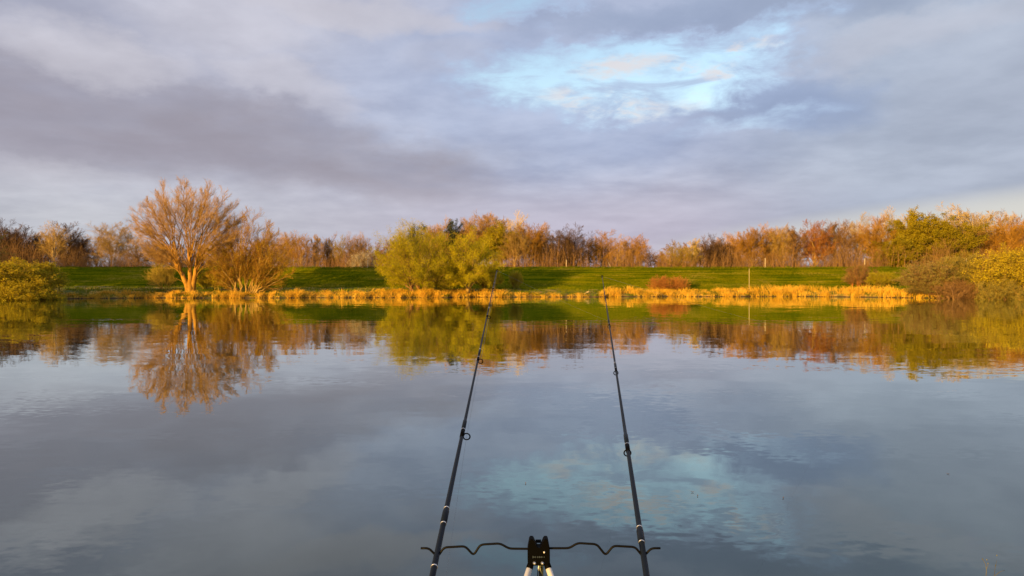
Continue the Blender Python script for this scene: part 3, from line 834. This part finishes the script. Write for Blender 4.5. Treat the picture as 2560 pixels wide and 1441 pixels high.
# --- trees behind the dike ---------------------------------------------------
G = 'bare trees behind the dike'
ROW = [
 ('broad_tree', 'broad', 25, 552, 125, 142, 'dark', 'dark', 'broad dark brown bare tree at the left edge behind the dike'),  # bark darkened beyond its own brown, standing in for shade on this crown
 ('bare_tree', 'oval_c', 92, 586, 58, 146, 'dark', 'dark', 'low dark tree between the left-edge tree and the birch'),
 ('birch_tree', 'birch', 135, 558, 62, 139, 'pale', 'tan', 'birch with a bright white trunk, behind the white post at left'),
 ('bare_tree', 'oval_a', 172, 558, 78, 143, 'dark', 'dark', 'dense dark tree with a rusty top, right of the birch'),  # own dark brown plus painted-in shade where the bank trees' shadow falls short
 ('bare_tree', 'oval_c', 203, 596, 44, 147, 'dark', 'dark', 'slim dark tree closing the right side of the left clump'),
 ('bare_tree', 'thin', 240, 592, 54, 144, 'brown', 'pink', 'thin pinkish tree in the gap left of the pale round tree'),
 ('bare_tree', 'oval_b', 284, 558, 80, 140, 'tan', 'tan', 'pale tan tree with an open round crown left of the tallest tree'),
 ('bare_tree', 'thin', 346, 588, 60, 147, 'brown', 'pink', 'pinkish tree seen through the left side of the tallest tree'),
 ('bare_tree', 'multi', 398, 602, 70, 149, 'brown', 'orange', 'low orange tree behind the lower left limbs of the tallest tree'),
 ('bare_tree', 'oval_a', 545, 606, 60, 150, 'brown', 'pink', 'pinkish tree seen between the tallest tree and the leaning willow'),
 ('bare_tree', 'oval_c', 662, 590, 60, 146, 'brown', 'orange', 'orange-brown tree behind the middle of the leaning willow'),
 ('bare_tree', 'oval_b', 716, 583, 56, 143, 'tan', 'pink', 'pinkish tree rising at the right edge of the leaning willow'),
 ('birch_tree', 'birch', 752, 582, 54, 140, 'pale', 'orange', 'orange birch just right of the leaning willow'),
 ('upright_tree', 'upright', 793, 577, 38, 142, 'tan', 'pink', 'narrow upright tree standing highest between leaning willow and green willow'),
 ('bare_tree', 'oval_c', 823, 589, 36, 145, 'brown', 'orange', 'orange slim tree next right of the narrow upright tree'),
 ('bare_tree', 'thin', 848, 592, 36, 141, 'brown', 'olive', 'greenish slim tree right of the orange slim tree'),
 ('birch_tree', 'birch', 882, 585, 38, 143, 'pale', 'pink', 'left one of two pink birches above the blossoming shrub'),
 ('birch_tree', 'birch', 906, 584, 40, 145, 'brown', 'pink', 'right one of two pink birches above the blossoming shrub'),
 ('bare_tree', 'oval_c', 948, 618, 60, 147, 'brown', 'red', 'low reddish tree left of the wide green willow'),
 ('bare_tree', 'multi', 990, 600, 60, 150, 'brown', 'brown', 'brown tree hidden behind the left half of the wide green willow'),
 ('ivy_tree', 'ivy', 1043, 566, 52, 146, 'dark', 'dark', 'dark tree top poking up over the wide green willow'),
 ('bare_tree', 'oval_c', 1097, 553, 58, 142, 'brown', 'pink', 'rosy pointed tree between the two green willows'),
 ('ivy_tree', 'ivy', 1140, 555, 60, 145, 'dark', 'dark', 'dark ivy-clad tree right of the rosy pointed tree'),
 ('bare_tree', 'oval_a', 1176, 546, 70, 143, 'tan', 'pink', 'rosy tall tree directly behind the pollard willow'),
 ('bare_tree', 'multi', 1218, 533, 96, 147, 'tan', 'pink', 'tallest rosy tree of the middle wood, above the left rod tip'),
 ('leafing_tree', 'green_b', 1246, 562, 84, 141, 'tan', 'olive', 'olive tree coming into leaf above the left rod tip'),
 ('bare_tree', 'thin', 1286, 534, 66, 146, 'pale', 'pale', 'pale thin-branched tree topping the middle wood on its right'),
 ('bare_tree', 'multi', 1290, 580, 70, 138, 'pale', 'tan', 'golden many-stemmed tree in front of the middle wood'),
 ('bare_tree', 'oval_b', 1324, 560, 72, 140, 'tan', 'orange', 'orange tree with forked golden trunk left of the dark oak'),
 ('bare_tree', 'oval_a', 1358, 562, 56, 145, 'tan', 'pink', 'pinkish tree touching the left side of the dark oak'),
 ('oak_tree', 'broad', 1424, 563, 122, 139, 'dark', 'dark', 'dark brown broad oak between the two rods'),
 ('bare_tree', 'oval_a', 1508, 577, 64, 143, 'brown', 'orange', 'orange-topped tree directly behind the right rod tip'),
 ('bare_tree', 'thin', 1548, 592, 46, 141, 'tan', 'pink', 'thin pinkish tree right of the right rod tip'),
 ('bare_tree', 'oval_b', 1588, 590, 58, 142, 'tan', 'orange', 'last tree of the middle wood before the gap'),
 ('crooked_tree', 'thin', 1626, 630, 30, 137, 'dark', 'dark', 'small crooked dark tree standing in the gap between the woods'),
 ('bare_tree', 'oval_c', 1655, 626, 40, 142, 'brown', 'orange', 'low round tree first after the gap in the woods'),
 ('leafing_tree', 'round', 1702, 609, 92, 139, 'tan', 'olive', 'low rounded olive-orange tree above the rust-brown bushes'),
 ('bare_tree', 'upright', 1732, 588, 46, 147, 'pale', 'pale', 'pale upright tree behind the low rounded olive tree'),
 ('bare_tree', 'broad', 1783, 588, 82, 139, 'dark', 'dark', 'dark brown spreading tree right of the low rounded olive tree'),
 ('bare_tree', 'oval_a', 1828, 582, 70, 143, 'tan', 'orange', 'orange tree left of the tall measuring pole'),
 ('bare_tree', 'multi', 1876, 569, 72, 140, 'tan', 'orange', 'orange many-stemmed tree directly above the tall measuring pole'),
 ('bare_tree', 'oval_c', 1924, 564, 60, 144, 'tan', 'orange', 'orange tree behind the white post right of the measuring pole'),
 ('bare_tree', 'oval_b', 1956, 566, 52, 141, 'tan', 'tan', 'slender twin-trunked tan tree in the left part of the right wood'),
 ('bare_tree', 'upright', 1990, 556, 52, 139, 'dark', 'brown', 'dark upright fan of branches against the bright sky strip'),
 ('bare_tree', 'oval_a', 2038, 554, 80, 140, 'tan', 'red', 'dense rust-orange tree in the middle of the right wood'),
 ('bare_tree', 'multi', 2092, 556, 76, 142, 'tan', 'brown', 'dense rust-orange tree above and left of the round brown bush'),
 ('bare_tree', 'thin', 2146, 539, 58, 148, 'pale', 'pale', 'pale thin tree poking up above the round brown bush'),
 ('bare_tree', 'oval_a', 2188, 543, 84, 140, 'tan', 'orange', 'orange tree with a pale slanting trunk above the yellow-green bush'),
 ('bare_tree', 'thin', 2240, 526, 74, 148, 'pale', 'pale', 'pale tall tree left of the tall green tree'),
 ('leafing_tree', 'green_b', 2288, 528, 96, 143, 'brown', 'olive', 'tall narrow green tree, the highest green crown in the right wood'),
 ('leafing_tree', 'green_a', 2240, 598, 110, 138, 'tan', 'olive', 'low yellow-green tree at the foot of the right wood'),
 ('leafing_tree', 'green_a', 2366, 545, 130, 140, 'tan', 'olive', 'wide round green tree in the right wood'),
 ('bare_tree', 'round', 2432, 514, 165, 147, 'pale', 'pale', 'big pale bare tree topping the right wood'),
 ('bare_tree', 'multi', 2400, 560, 90, 144, 'tan', 'tan', 'tan tree between the wide green tree and the right edge'),
 ('bare_tree', 'oval_b', 2470, 570, 80, 141, 'tan', 'orange', 'golden-trunked tree below the big pale bare tree'),
 ('bare_tree', 'broad', 2530, 540, 125, 139, 'brown', 'orange', 'brown spreading tree at the right edge behind the grey-green bushes'),
 ('bare_tree', 'oval_a', 2610, 530, 110, 144, 'brown', 'orange', 'orange tree of the right wood just past the picture edge'),
]
for nm, key, px, top, w, d, bk, tw_, lab in ROW:
    plant_px(nm, key, px, top, w * 1.30, d, bk, tw_, lab, 'tree', G)

# trees on the left bank beyond the picture edge; their long evening shadows lie on the dike
LEFTW = ((-74, 92.5, 10, 9), (-80, 97, 13, 10), (-86, 91, 13, 10), (-92, 96, 14, 11), (-98, 90, 14, 11), (-104, 97, 14, 11), (-112, 92, 15, 11), (-72, 99, 9, 8), (-84, 103, 13, 10), (-78, 88, 11, 9), (-120, 97, 15, 12))
for i, (x, d, H, Wd) in enumerate(LEFTW):
    plant('bank_tree', ('green_a', 'round', 'green_b')[i % 3], x, d, gz(x, d) - .1, H, Wd, 'brown', 'olive', 'tree on the left bank outside the picture', 'tree', 'trees on the left bank outside the picture', rz=i * 1.3)

# undergrowth and the wood's far rows, which read as one mass
def undergrowth():
    rng = np.random.default_rng(91)
    n = 34000
    px = np.concatenate([rng.uniform(-60, 1622, n * 6 // 10), rng.uniform(1640, 2660, n * 4 // 10)]); n = len(px)
    d = rng.uniform(133, 182, n)
    x = (px - 1280) / F * d
    Hm = np.interp(px, [-60, 200, 230, 420, 740, 950, 1300, 1400, 1600, 1625, 1640, 1700, 2660], [6.5, 6.0, 4.6, 4.6, 5.0, 4.8, 5.0, 6.0, 5.0, 3.4, 3.6, 5.0, 6.5])
    H = Hm * rng.uniform(0.5, 1.1, n) * np.interp(d, [133, 182], [.9, 1.25]) * (1 + .25 * np.sin(px * .035) * np.sin(px * .011 + 1))
    z = np.where(d < 142, dike_prof(np.minimum(d - 114, 28)), 1.45)
    base = np.stack([x, d, z - .1], -1)
    top = base + np.stack([rng.normal(0, .16, n) * H, rng.normal(0, .16, n) * H, H], -1)
    P = bez(rng, base, top, base + (top - base) * [.1, .1, .4], base + (top - base) * [.5, .5, .75], 4, .02)
    R = rng.uniform(.012, .034, n)[:, None] * np.linspace(1, .35, 4)[None]
    g = Geo(); g.tubes(P, R, 3)
    P2, R2 = kids(rng, P, R, 3, .3, .95, .6, .35, 3, .05, .15, .7, .010, .5)
    g.tubes(P2, R2, 3)
    tag(obj('undergrowth', g.mesh('undergrowth', [BARK['brown']])), 'tangled brown undergrowth at the foot of the woods', 'undergrowth', kind='stuff')
    # far rows
    g = Geo()
    N = 62
    pxs = np.concatenate([np.linspace(-40, 215, 7), np.linspace(330, 1005, 12), np.linspace(1020, 1380, 13), np.linspace(1480, 1600, 4), np.linspace(1690, 2640, 26)])
    for i, p in enumerate(pxs):
        p += rng.uniform(-9, 9); dd = rng.uniform(156, 176)
        topy = -6 + np.interp(p, [-40, 60, 200, 330, 700, 900, 1000, 1100, 1250, 1380, 1480, 1600, 1690, 1800, 2000, 2200, 2400, 2640], [575, 575, 600, 615, 605, 605, 615, 570, 555, 590, 600, 612, 615, 600, 572, 558, 545, 550]) + rng.uniform(-6, 10)
        H = CAM_H + (HOR - topy) / F * dd - 1.4; Wd = rng.uniform(5.5, 8.5)
        b = np.array([xat(p, dd), dd, 1.3])
        nl = 12
        D = dome(rng, nl, 1.8); tg = b + np.stack([D[:, 0] * Wd / 2, D[:, 1] * Wd / 2, H * .58 + D[:, 2] * H * .40], -1)
        A = b + np.stack([np.zeros(nl), np.zeros(nl), H * (.15 + .4 * (tg[:, 2] - b[2]) / H)], -1)
        v = tg - A
        LP = bez(rng, A, tg, A + v * [.3, .3, .5], A + v * [.7, .7, .8], 5, .02)
        LR = np.full((nl, 1), .06) * np.linspace(1, .25, 5)[None]
        TPk = np.linspace(b, b + [rng.normal(0, .3), 0, H * .92], 5)[None]; TRk = np.linspace(.16, .03, 5)[None]
        g.tubes(TPk, TRk, 4); g.tubes(LP, LR, 3)
        P2, R2 = kids(rng, LP, LR, 9, .2, 1, .7, .48, 4, .1, .14, .6, .02, .4)
        g.tubes(P2, R2, 3)
        P3, R3 = kids(rng, P2, R2, 10, .1, 1, .7, .65, 2, .05, .2, .7, .024, .5)
        g.tubes(P3, R3, 3)
    tag(obj('far_wood', g.mesh('far_wood', [BARK['brown']])), 'brown far rows of the wood behind the dike trees', 'wood', kind='stuff')
undergrowth()

# ------------------------------------------------------------------ posts, pole, driftwood
def post(px, ytop, ybot, d, r, label, mat_=M_POST, name='fence_post', tilt=0.0, cat='post', group='posts along the dike crest'):
    b = at(px, ybot, d); H = (ybot - ytop) / F * d
    zb = gz(b.x, d); H = b.z + H - zb
    g = Geo()
    hgt = np.array([-.2, .1, .5 * H, H - .04, H, H + .015])
    P = np.stack([hgt * tilt, 0 * hgt, hgt], -1)
    R = r * np.array([1.08, 1.05, 1.0, .97, .85, .05])
    g.tubes(P, R, 8)
    o = obj(name, g.mesh(name, [mat_]), None, (b.x, d, zb))
    tag(o, label, cat, group)
post(124, 650, 673, 127.5, .085, 'white post on the dike crest in front of the birch')
post(919, 652, 670, 127.5, .075, 'white post on the dike crest in front of the blossoming shrub')
post(1416, 650, 670, 127.5, .075, 'orange-lit post on the dike crest in front of the dark oak')
post(1913, 646, 668, 127.5, .075, 'white post on the dike crest just right of the measuring pole')
post(2162, 647, 668, 127.5, .075, 'white post on the dike crest above the round brown bush')
post(2416, 645, 667, 127.5, .075, 'white post on the dike crest before the wide green tree')
post(2450, 664, 674, 126.0, .06, 'short thin post on the dike near the right bushes')
post(1527, 656, 670, 127.5, .05, 'leaning broken stick on the dike crest behind the right rod', tilt=-.45, name='broken_stick', cat='stick', group=None)
post(1873, 672, 718, 112.5, .040, 'tall thin bleached measuring pole standing in the bank at right', mat_=M_POLE, name='measuring_pole', cat='pole', group=None)

def driftwood():
    d = 106.6; a = at(1452, 740, d); b = at(1474, 729, d + .5)
    g = Geo(); rng = np.random.default_rng(6)
    A = np.array([a]); B = np.array([b]); v = B - A
    P = bez(rng, A, B, A + v * .3 + [0, 0, .04], A + v * .7, 7, .02)
    g.tubes(P, np.array([[.10, .11, .10, .10, .09, .08, .05]]), 7, cap=True)
    P2, R2 = kids(rng, P, np.full((1, 7), .06), 3, .4, .9, .8, .35, 4, .1, .2)
    g.tubes(P2, R2, 4)
    o = obj('driftwood_log', g.mesh('driftwood_log', [BARK['pale']]))
    tag(o, 'pale driftwood log slanting out of the shore left of the right rod', 'log')
driftwood()

# ------------------------------------------------------------------ fishing rods and tripod
def torus_ring(g, c, nrm, upd, R, r, seg=20, sec=6):
    n = np.array(nrm, float); n /= np.linalg.norm(n)
    u = np.array(upd, float); u -= (u @ n) * n; u /= np.linalg.norm(u); w = np.cross(n, u)
    a = np.arange(seg) * 2 * np.pi / seg; b = np.arange(sec) * 2 * np.pi / sec
    rad_ = np.cos(a)[:, None] * u + np.sin(a)[:, None] * w
    V = np.array(c) + rad_[:, None] * (R + r * np.cos(b))[None, :, None] + n[None, None] * (r * np.sin(b))[None, :, None]
    i = np.arange(seg)[:, None] * sec + np.arange(sec)[None]
    q = np.stack([i, np.roll(i, -1, 0), np.roll(np.roll(i, -1, 0), -1, 1), np.roll(i, -1, 1)], -1).reshape(-1, 4)
    return g.add(V.reshape(-1, 3), q)

D_BAR = 1.85                # depth of the rod rest
def rod(name, label, bar_px, tip_px, d_tip, guides, bands, ferrules, side):
    """bar_px / tip_px: photo positions of the blank at the rest and at its tip; guides (row, ring radius m)"""
    b = at(*bar_px, D_BAR); t = at(*tip_px, d_tip)
    ax = (t - b); L = ax.length; ax.normalize()
    butt = b - ax * 1.25
    r = empty(name, butt)
    tag(r, label, 'fishing rod', 'fishing rods on the tripod')
    full = L + 1.25
    def s_of_row(py):        # arc length from the butt where the blank crosses a photo row
        lo, hi = 0.2, full
        for _ in range(50):
            m = (lo + hi) / 2; p = butt + ax * m
            row = HOR - (p.z - CAM_H) / p.y * F if p.y > .05 else 9e9
            if row > py: lo = m
            else: hi = m
        return (lo + hi) / 2
    def blank_r(s):
        return float(np.interp(s, [0, 1.0, 1.6, full * .55, full * .8, full], [.0105, .0080, .0068, .0046, .0030, .0014]))
    loc = lambda s: np.array(ax * s)
    # blank with the slightly thicker overlaps of its sections
    ss = list(np.linspace(0.42, full, 40))
    for py in ferrules:
        s = s_of_row(py); ss += [s - .030, s - .028, s + .020, s + .028]
    ss = sorted(ss)
    fer = [s_of_row(py) for py in ferrules]
    R = [blank_r(s) * (1.28 if any(-.029 < s - f < .021 for f in fer) else 1.0) for s in ss]
    g = Geo(); g.tubes(np.array([loc(s) for s in ss]), np.array(R), 12, cap=True)
    obj('blank', g.mesh('blank', [M_ROD]), r)
    g = Geo(); hs = [0, .01, .03, .40, .44, .45]
    g.tubes(np.array([loc(s) for s in hs]), np.array([.010, .0135, .0145, .0130, .0115, .009]), 12, cap=True)
    obj('grip', g.mesh('grip', [M_RODGRIP]), r)
    for py in bands:
        s = s_of_row(py); w = .0010
        g = Geo(); g.tubes(np.array([loc(s - w), loc(s + w)]), np.full(2, blank_r(s) * 1.12 + .0003), 12, cap=True)
        obj('trim_band', g.mesh('trim_band', [M_SILVER]), r)
    # guides hang to one side of the blank
    down = Vector((side, 0, -1.0)) if side else Vector((0, 0, -1.0))
    down = (down - ax * down.dot(ax)).normalized()
    pts = []
    for py, R_ in guides:
        s = s_of_row(py); c = ax * s + down * (R_ + blank_r(s) + R_ * .12)
        gr = Geo(); torus_ring(gr, c, ax, down, R_, R_ * .17 + .0004)
        ring = obj('guide', gr.mesh('guide', [M_BLACK]), r)
        gf = Geo()
        f0 = np.array(ax * (s - R_ * 2.2) + down * blank_r(s)); f1 = np.array(c - down * R_ * .9); f2 = np.array(ax * (s + R_ * 1.6) + down * blank_r(s))
        gf.tubes(np.array([f0, f1, f2]), np.full(3, .0010 + R_ * .05), 6)
        gf.tubes(np.array([ax * (s - R_ * 2.6), ax * (s + R_ * 2.2)]), np.full(2, blank_r(s) * 1.22), 10, cap=True)
        obj('guide_foot', gf.mesh('guide_foot', [M_BLACK]), ring)
        gs = Geo(); gs.tubes(np.array([ax * (s + R_ * 1.9), ax * (s + R_ * 1.9 + .0025)]), np.full(2, blank_r(s) * 1.25), 10, cap=True)
        obj('trim_band', gs.mesh('trim_band', [M_SILVER]), ring)
        pts.append(np.array(c))
    # tip ring
    gt = Geo(); torus_ring(gt, ax * full + down * .004, ax, down, .0060, .0017)
    obj('tip_ring', gt.mesh('tip_ring', [M_BLACK]), r)
    pts.append(np.array(ax * full + down * .004))
    # reel with spool and handle, below the grip
    up = -down
    rc = ax * .30 + down * .085
    gb = Geo(); gb.tubes(np.array([ax * .24 + down * .010, ax * .27 + down * .05, rc]), np.array([.006, .008, .014]), 8)
    gb.tubes(np.array([rc - ax * .04, rc + ax * .03]), np.array([.022, .026]), 14, cap=True)
    reel = obj('reel', gb.mesh('reel', [M_BLACK]), r)
    gp = Geo(); gp.tubes(np.array([rc + ax * .032, rc + ax * .036, rc + ax * .060, rc + ax * .064]), np.array([.027, .022, .022, .027]), 16, cap=True)
    obj('spool', gp.mesh('spool', [M_SILVER]), reel)
    sd = Vector((0, 0, 1)).cross(ax).normalized()
    gh = Geo(); gh.tubes(np.array([rc + sd * .02, rc + sd * .05, rc + sd * .055 + down * .04, rc + sd * .08 + down * .045]), np.array([.004, .004, .004, .007]), 8, cap=True)
    obj('crank', gh.mesh('crank', [M_BLACK]), reel)
    pts = [np.array(rc + ax * .05 - down * .022)] + pts
    return r, butt, pts
left = dict(bar_px=(1093, 1383), tip_px=(1242, 676), d_tip=4.55, guides=[(1083, .0115), (898, .0095), (790, .0078), (722, .0066)],
            bands=[1418, 1310, 1272, 1065, 874, 770, 708], ferrules=[1290, 1060, 880, 775], side=1.0)
right = dict(bar_px=(1608, 1383), tip_px=(1505, 690), d_tip=4.75, guides=[(1120, .0110), (925, .0090), (812, .0072), (741, .0058)],
             bands=[1357, 1320, 1088, 908, 800], ferrules=[1338, 1095, 915, 802], side=0.0)
rl, bl, pl = rod('fishing_rod', 'left fishing rod, dark blue, its ring guides showing on its right side', **left)
rr_, br, pr = rod('fishing_rod', 'right fishing rod, dark blue, leaning left towards its tip', **right)
def line(root, butt, pts, target):
    g = Geo()
    P = np.array(pts)
    g.tubes(P, np.full(len(P), .0004), 5)
    a = P[-1]; b = np.array(Vector(target) - butt)
    t = np.linspace(0, 1, 30)[:, None]
    Q = a + (b - a) * t; Q[:, 2] -= 0.35 * (4 * t * (1 - t))[:, 0]
    g.tubes(Q, np.full(len(Q), .00035), 5)
    obj('line', g.mesh('line', [M_LINE]), root)
line(rl, bl, pl, (7.5, 34.0, 0.0))
line(rr_, br, pr, (16.0, 32.0, 0.0))

def rod_rest():
    """three-legged stand with a black head and a bent-wire bar holding the rods"""
    hd = at(1347, 1392, D_BAR)
    m = D_BAR / F            # metres per photo pixel at the rest
    root = empty('rod_tripod', (hd.x, hd.y, 0.42))
    tag(root, 'tripod rod rest with black notched head and pale legs', 'rod rest')
    O = Vector((hd.x, hd.y, 0.42))
    loc = lambda px, py, dy=0.0: np.array(at(px, py, D_BAR) - O) + np.array([0, dy, 0])
    # bent wire bar, traced as real bends in one plane, rounded
    way = [(1052, 1371), (1072, 1371), (1094, 1393), (1110, 1369), (1163, 1366), (1184, 1389), (1201, 1362), (1250, 1359), (1273, 1372), (1320, 1372.5),
           (1373, 1371), (1423, 1371), (1444, 1358), (1492, 1361), (1514, 1389), (1533, 1365), (1588, 1368), (1608, 1393), (1628, 1371), (1651, 1371)]
    V = np.array([loc(*p) for p in way])
    pts = [V[0]]
    for i in range(1, len(V) - 1):
        a, b, c = V[i - 1], V[i], V[i + 1]
        k = min(.009, .4 * np.linalg.norm(b - a), .4 * np.linalg.norm(c - b))
        p0 = b + (a - b) / np.linalg.norm(a - b) * k; p1 = b + (c - b) / np.linalg.norm(c - b) * k
        for t in (0, .25, .5, .75, 1): pts.append((1 - t) ** 2 * p0 + 2 * t * (1 - t) * b + t * t * p1)
    pts.append(V[-1])
    g = Geo(); g.tubes(np.array(pts), np.full(len(pts), .0029), 10, cap=True)
    obj('rest_bar', g.mesh('rest_bar', [M_WIRE]), root)
    # head: two ears over a block, bevelled outline extruded
    prof = [(1319, 1404), (1319, 1370), (1323, 1348), (1325.5, 1344), (1332, 1344), (1334, 1347), (1341, 1362), (1344, 1365), (1350, 1365), (1353, 1362), (1359, 1347), (1361.5, 1344),
            (1367.5, 1344), (1370, 1348), (1374, 1370), (1374.5, 1404), (1366, 1410), (1328, 1410)]
    C = np.array([loc(*p) for p in prof]); n = len(C)
    cen = C.mean(0)
    rings = []
    for off, sc in ((-.014, .95), (-.012, 1.0), (.012, 1.0), (.014, .95)):
        rings.append(cen + (C - cen) * sc + [0, off, 0])
    Vv = np.concatenate(rings + [[cen + [0, -.014, -.006]], [cen + [0, .014, -.006]]])
    q = []; t = []
    for r_ in range(3):
        for j in range(n):
            jn = (j + 1) % n
            q.append((r_ * n + j, r_ * n + jn, (r_ + 1) * n + jn, (r_ + 1) * n + j))
    import bmesh
    bm = bmesh.new()
    vs = [bm.verts.new(v) for v in np.concatenate(rings)]
    for f in q: bm.faces.new([vs[i] for i in f])
    bm.faces.new([vs[i] for i in range(n)][::-1]); bm.faces.new([vs[3 * n + i] for i in range(n)])
    bmesh.ops.recalc_face_normals(bm, faces=bm.faces)
    me = bpy.data.meshes.new('head'); bm.to_mesh(me); bm.free(); me.materials.append(M_BLACK)
    head = obj('head', me, root)
    # rear lug seen in the notch
    g = Geo(); g.tubes(np.array([loc(1340, 1364, .03), loc(1354, 1364, .03)]), np.full(2, .0045), 8, cap=True)
    obj('clamp_screw', g.mesh('clamp_screw', [M_WIRE]), head)
    # faint blue print on the face: short worn strokes, not legible
    for px, w, h in ((1333.5, 5, 5.5), (1338.5, 3, 4.5), (1344.5, 4, 4), (1349.5, 4.5, 4.5), (1354.5, 4, 4), (1360, 3, 3)):
        g = Geo(); c = loc(px, 1387.6, -.0146); g.box(c, (w * m, .0012, h * m * .35)); g.box(c + [-.3 * w * m, 0, .0], (w * m * .3, .0011, h * m)) 
        obj('printed_mark', g.mesh('printed_mark', [M_BLUEPRINT], False), head)
    def knob(px, py, R_, name, mt, dy=-.016):
        g = Geo(); c = loc(px, py, dy); ys = np.array([.004, 0, -.003, -.0045]); rs = R_ * np.array([1, 1, .75, .1])
        g.tubes(np.stack([np.full(4, c[0]), c[1] + ys, np.full(4, c[2])], -1), rs, 14)
        obj(name, g.mesh(name, [mt]), head)
    knob(1335.8, 1402.5, 4.2 * m, 'bolt', M_SILVER); knob(1355.3, 1402.5, 4.2 * m, 'bolt', M_SILVER)
    knob(1360, 1376, 2.2 * m, 'light', M_LED, -.0145)
    # legs: collars then pale tubes to the ground; the rear one is darker
    gz_ = 0.0
    for (px, py), (qx, qy), sgn in (((1328, 1405), (1313, 1441), -1), ((1366, 1405), (1380, 1441), 1)):
        a = loc(px, py, -.004); b = loc(qx, qy, -.03); dvec = (b - a) / np.linalg.norm(b - a)
        col0 = a; col1 = a + dvec * .014
        g = Geo(); g.tubes(np.array([col0, col1, col1 + dvec * .002]), np.array([.0080, .0088, .0075]), 14, cap=True)
        obj('leg_collar', g.mesh('leg_collar', [M_BLACK]), root)
        L = (gz_ - col1[2]) / dvec[2]
        g = Geo(); g.tubes(np.array([col1, col1 + dvec * .45, col1 + dvec * .452, col1 + dvec * L]), np.array([.0074, .0074, .0060, .0060]), 16, cap=True)
        leg = obj('leg', g.mesh('leg', [M_ALU]), root)
        g = Geo(); e = col1 + dvec * L; g.tubes(np.array([e - dvec * .05, e - dvec * .01, e + dvec * .03]), np.array([.008, .008, .001]), 12, cap=True)
        obj('foot', g.mesh('foot', [M_BLACK]), leg)
    a = loc(1353, 1408, .006); b = np.array([a[0] + .01, a[1] + .38, gz_])
    g = Geo(); g.tubes(np.array([a, a + (b - a) * .5, a + (b - a) * .502, b]), np.array([.0062, .0062, .0050, .0050]), 12, cap=True)
    obj('leg', g.mesh('leg', [M_OLIVE]), root)
    # hook hanging under the head
    a = loc(1346.5, 1410, -.004)
    g = Geo(); g.tubes(np.array([a, a - [0, 0, .006], a - [0, 0, .010], a - [0, 0, .016]]), np.array([.0010, .0012, .0028, .0012]), 8)
    hook = obj('weight_hook', g.mesh('weight_hook', [M_SILVER]), root)
    g = Geo()
    for s in (-.0018, .0018):
        g.tubes(np.array([a + [s, 0, -.014], a + [s * 1.6, 0, -.03], a + [s * 1.6, 0, -.06]]), np.full(3, .0011), 8, cap=True)
    obj('hook_wire', g.mesh('hook_wire', [M_BLACK]), hook)
rod_rest()

# rear rests that carry the rod butts (below the picture)
for root, butt, lab in ((rl, bl, 'bank stick carrying the butt of the left rod'), (rr_, br, 'bank stick carrying the butt of the right rod')):
    ax = Vector(at(1242, 676, 4.55) - at(1093, 1383, D_BAR)) if root is rl else Vector(at(1505, 690, 4.75) - at(1608, 1383, D_BAR))
    ax.normalize()
    c = butt + ax * .18
    e = empty('bank_stick', (c.x, c.y, .40)); tag(e, lab, 'bank stick')
    top = c.z - .40 - .016
    g = Geo(); g.tubes(np.array([(0, 0, -.1), (0, 0, top - .02)]), np.array([.005, .006]), 10, cap=True)
    obj('shaft', g.mesh('shaft', [M_ALU]), e)
    g = Geo(); g.tubes(np.array([(-.022, 0, top + .03), (-.018, 0, top + .008), (0, 0, top - .006), (.018, 0, top + .008), (.022, 0, top + .03)]), np.full(5, .004), 8, cap=True)
    obj('cradle', g.mesh('cradle', [M_BLACK]), e)

# dry weed poking into the lower right corner
def weed():
    d = 2.05; rng = np.random.default_rng(4)
    b = at(2468, 1560, d); b.z = .42
    root = empty('dry_weed', b); tag(root, 'thin dry weed stalk in the bottom right corner', 'weed')
    L = lambda px, py, dy=0: np.array(at(px, py, d) - b) + [0, dy, 0]
    g = Geo()
    def st(pts, r): g.tubes(np.array(pts), np.linspace(r, r * .6, len(pts)), 6, cap=True)
    st([(0, 0, 0), L(2462, 1480), L(2465, 1441), L(2466, 1425), L(2464, 1411), L(2457, 1399)], .0011)
    st([L(2466, 1424), L(2469, 1415), L(2471, 1409)], .0007)
    st([L(2464, 1470), L(2485, 1441), L(2500, 1430), L(2512, 1426)], .0009)
    st([L(2485, 1441), L(2489, 1414), L(2492, 1401)], .0006)
    stalk = obj('stalk', g.mesh('stalk', [M_WEED]), root)
    for px, py in ((2456, 1398), (2470, 1409), (2489, 1414), (2492, 1389), (2467, 1400)):
        g = Geo(); c = L(px, py); g.tubes(np.array([c - [0, 0, .0022], c - [0, 0, .001], c + [0, 0, .001], c + [0, 0, .0022]]), np.array([.0004, .0016, .0016, .0004]), 7, cap=True)
        obj('seed_head', g.mesh('seed_head', [M_WEED]), root)
weed()

# small dead leaves drifting on the water
def drifting():
    rng = np.random.default_rng(12)
    for i, (px, py, lab) in enumerate(((1314, 1210, 'tiny dark leaf floating between the rods'), (1731, 1232, 'tiny dark leaf floating right of the right rod, farther of two'), (1744, 1241, 'tiny dark leaf floating right of the right rod, nearer of two'),
                                      (1958, 1246, 'tiny dark leaf floating far right of the rods'), (2370, 1186, 'tiny dark leaf floating near the right edge'))):
        d = CAM_H * F / (py - HOR)
        a = rng.uniform(0, 6.28); L = .014; w = .006
        t = np.linspace(-1, 1, 7); prof = (1 - t ** 2) * w
        V = np.concatenate([np.stack([t * L, prof, .004 + .006 * t ** 2], -1), np.stack([t * L, -prof, .004 + .006 * t ** 2], -1), np.stack([t * L, 0 * t, .003 + .006 * t ** 2 - .002], -1)])
        q = [(k, k + 1, 15 + k, 14 + k) for k in range(6)] + [(14 + k, 15 + k, 8 + k, 7 + k) for k in range(6)]
        o = obj('floating_leaf', mesh_np('floating_leaf', V, q, mats=[BARK['dark']]), None, (xat(px, d), d, .002))
        o.rotation_euler = (0, 0, a)
        tag(o, lab, 'leaf', 'dead leaves floating on the river')
drifting()
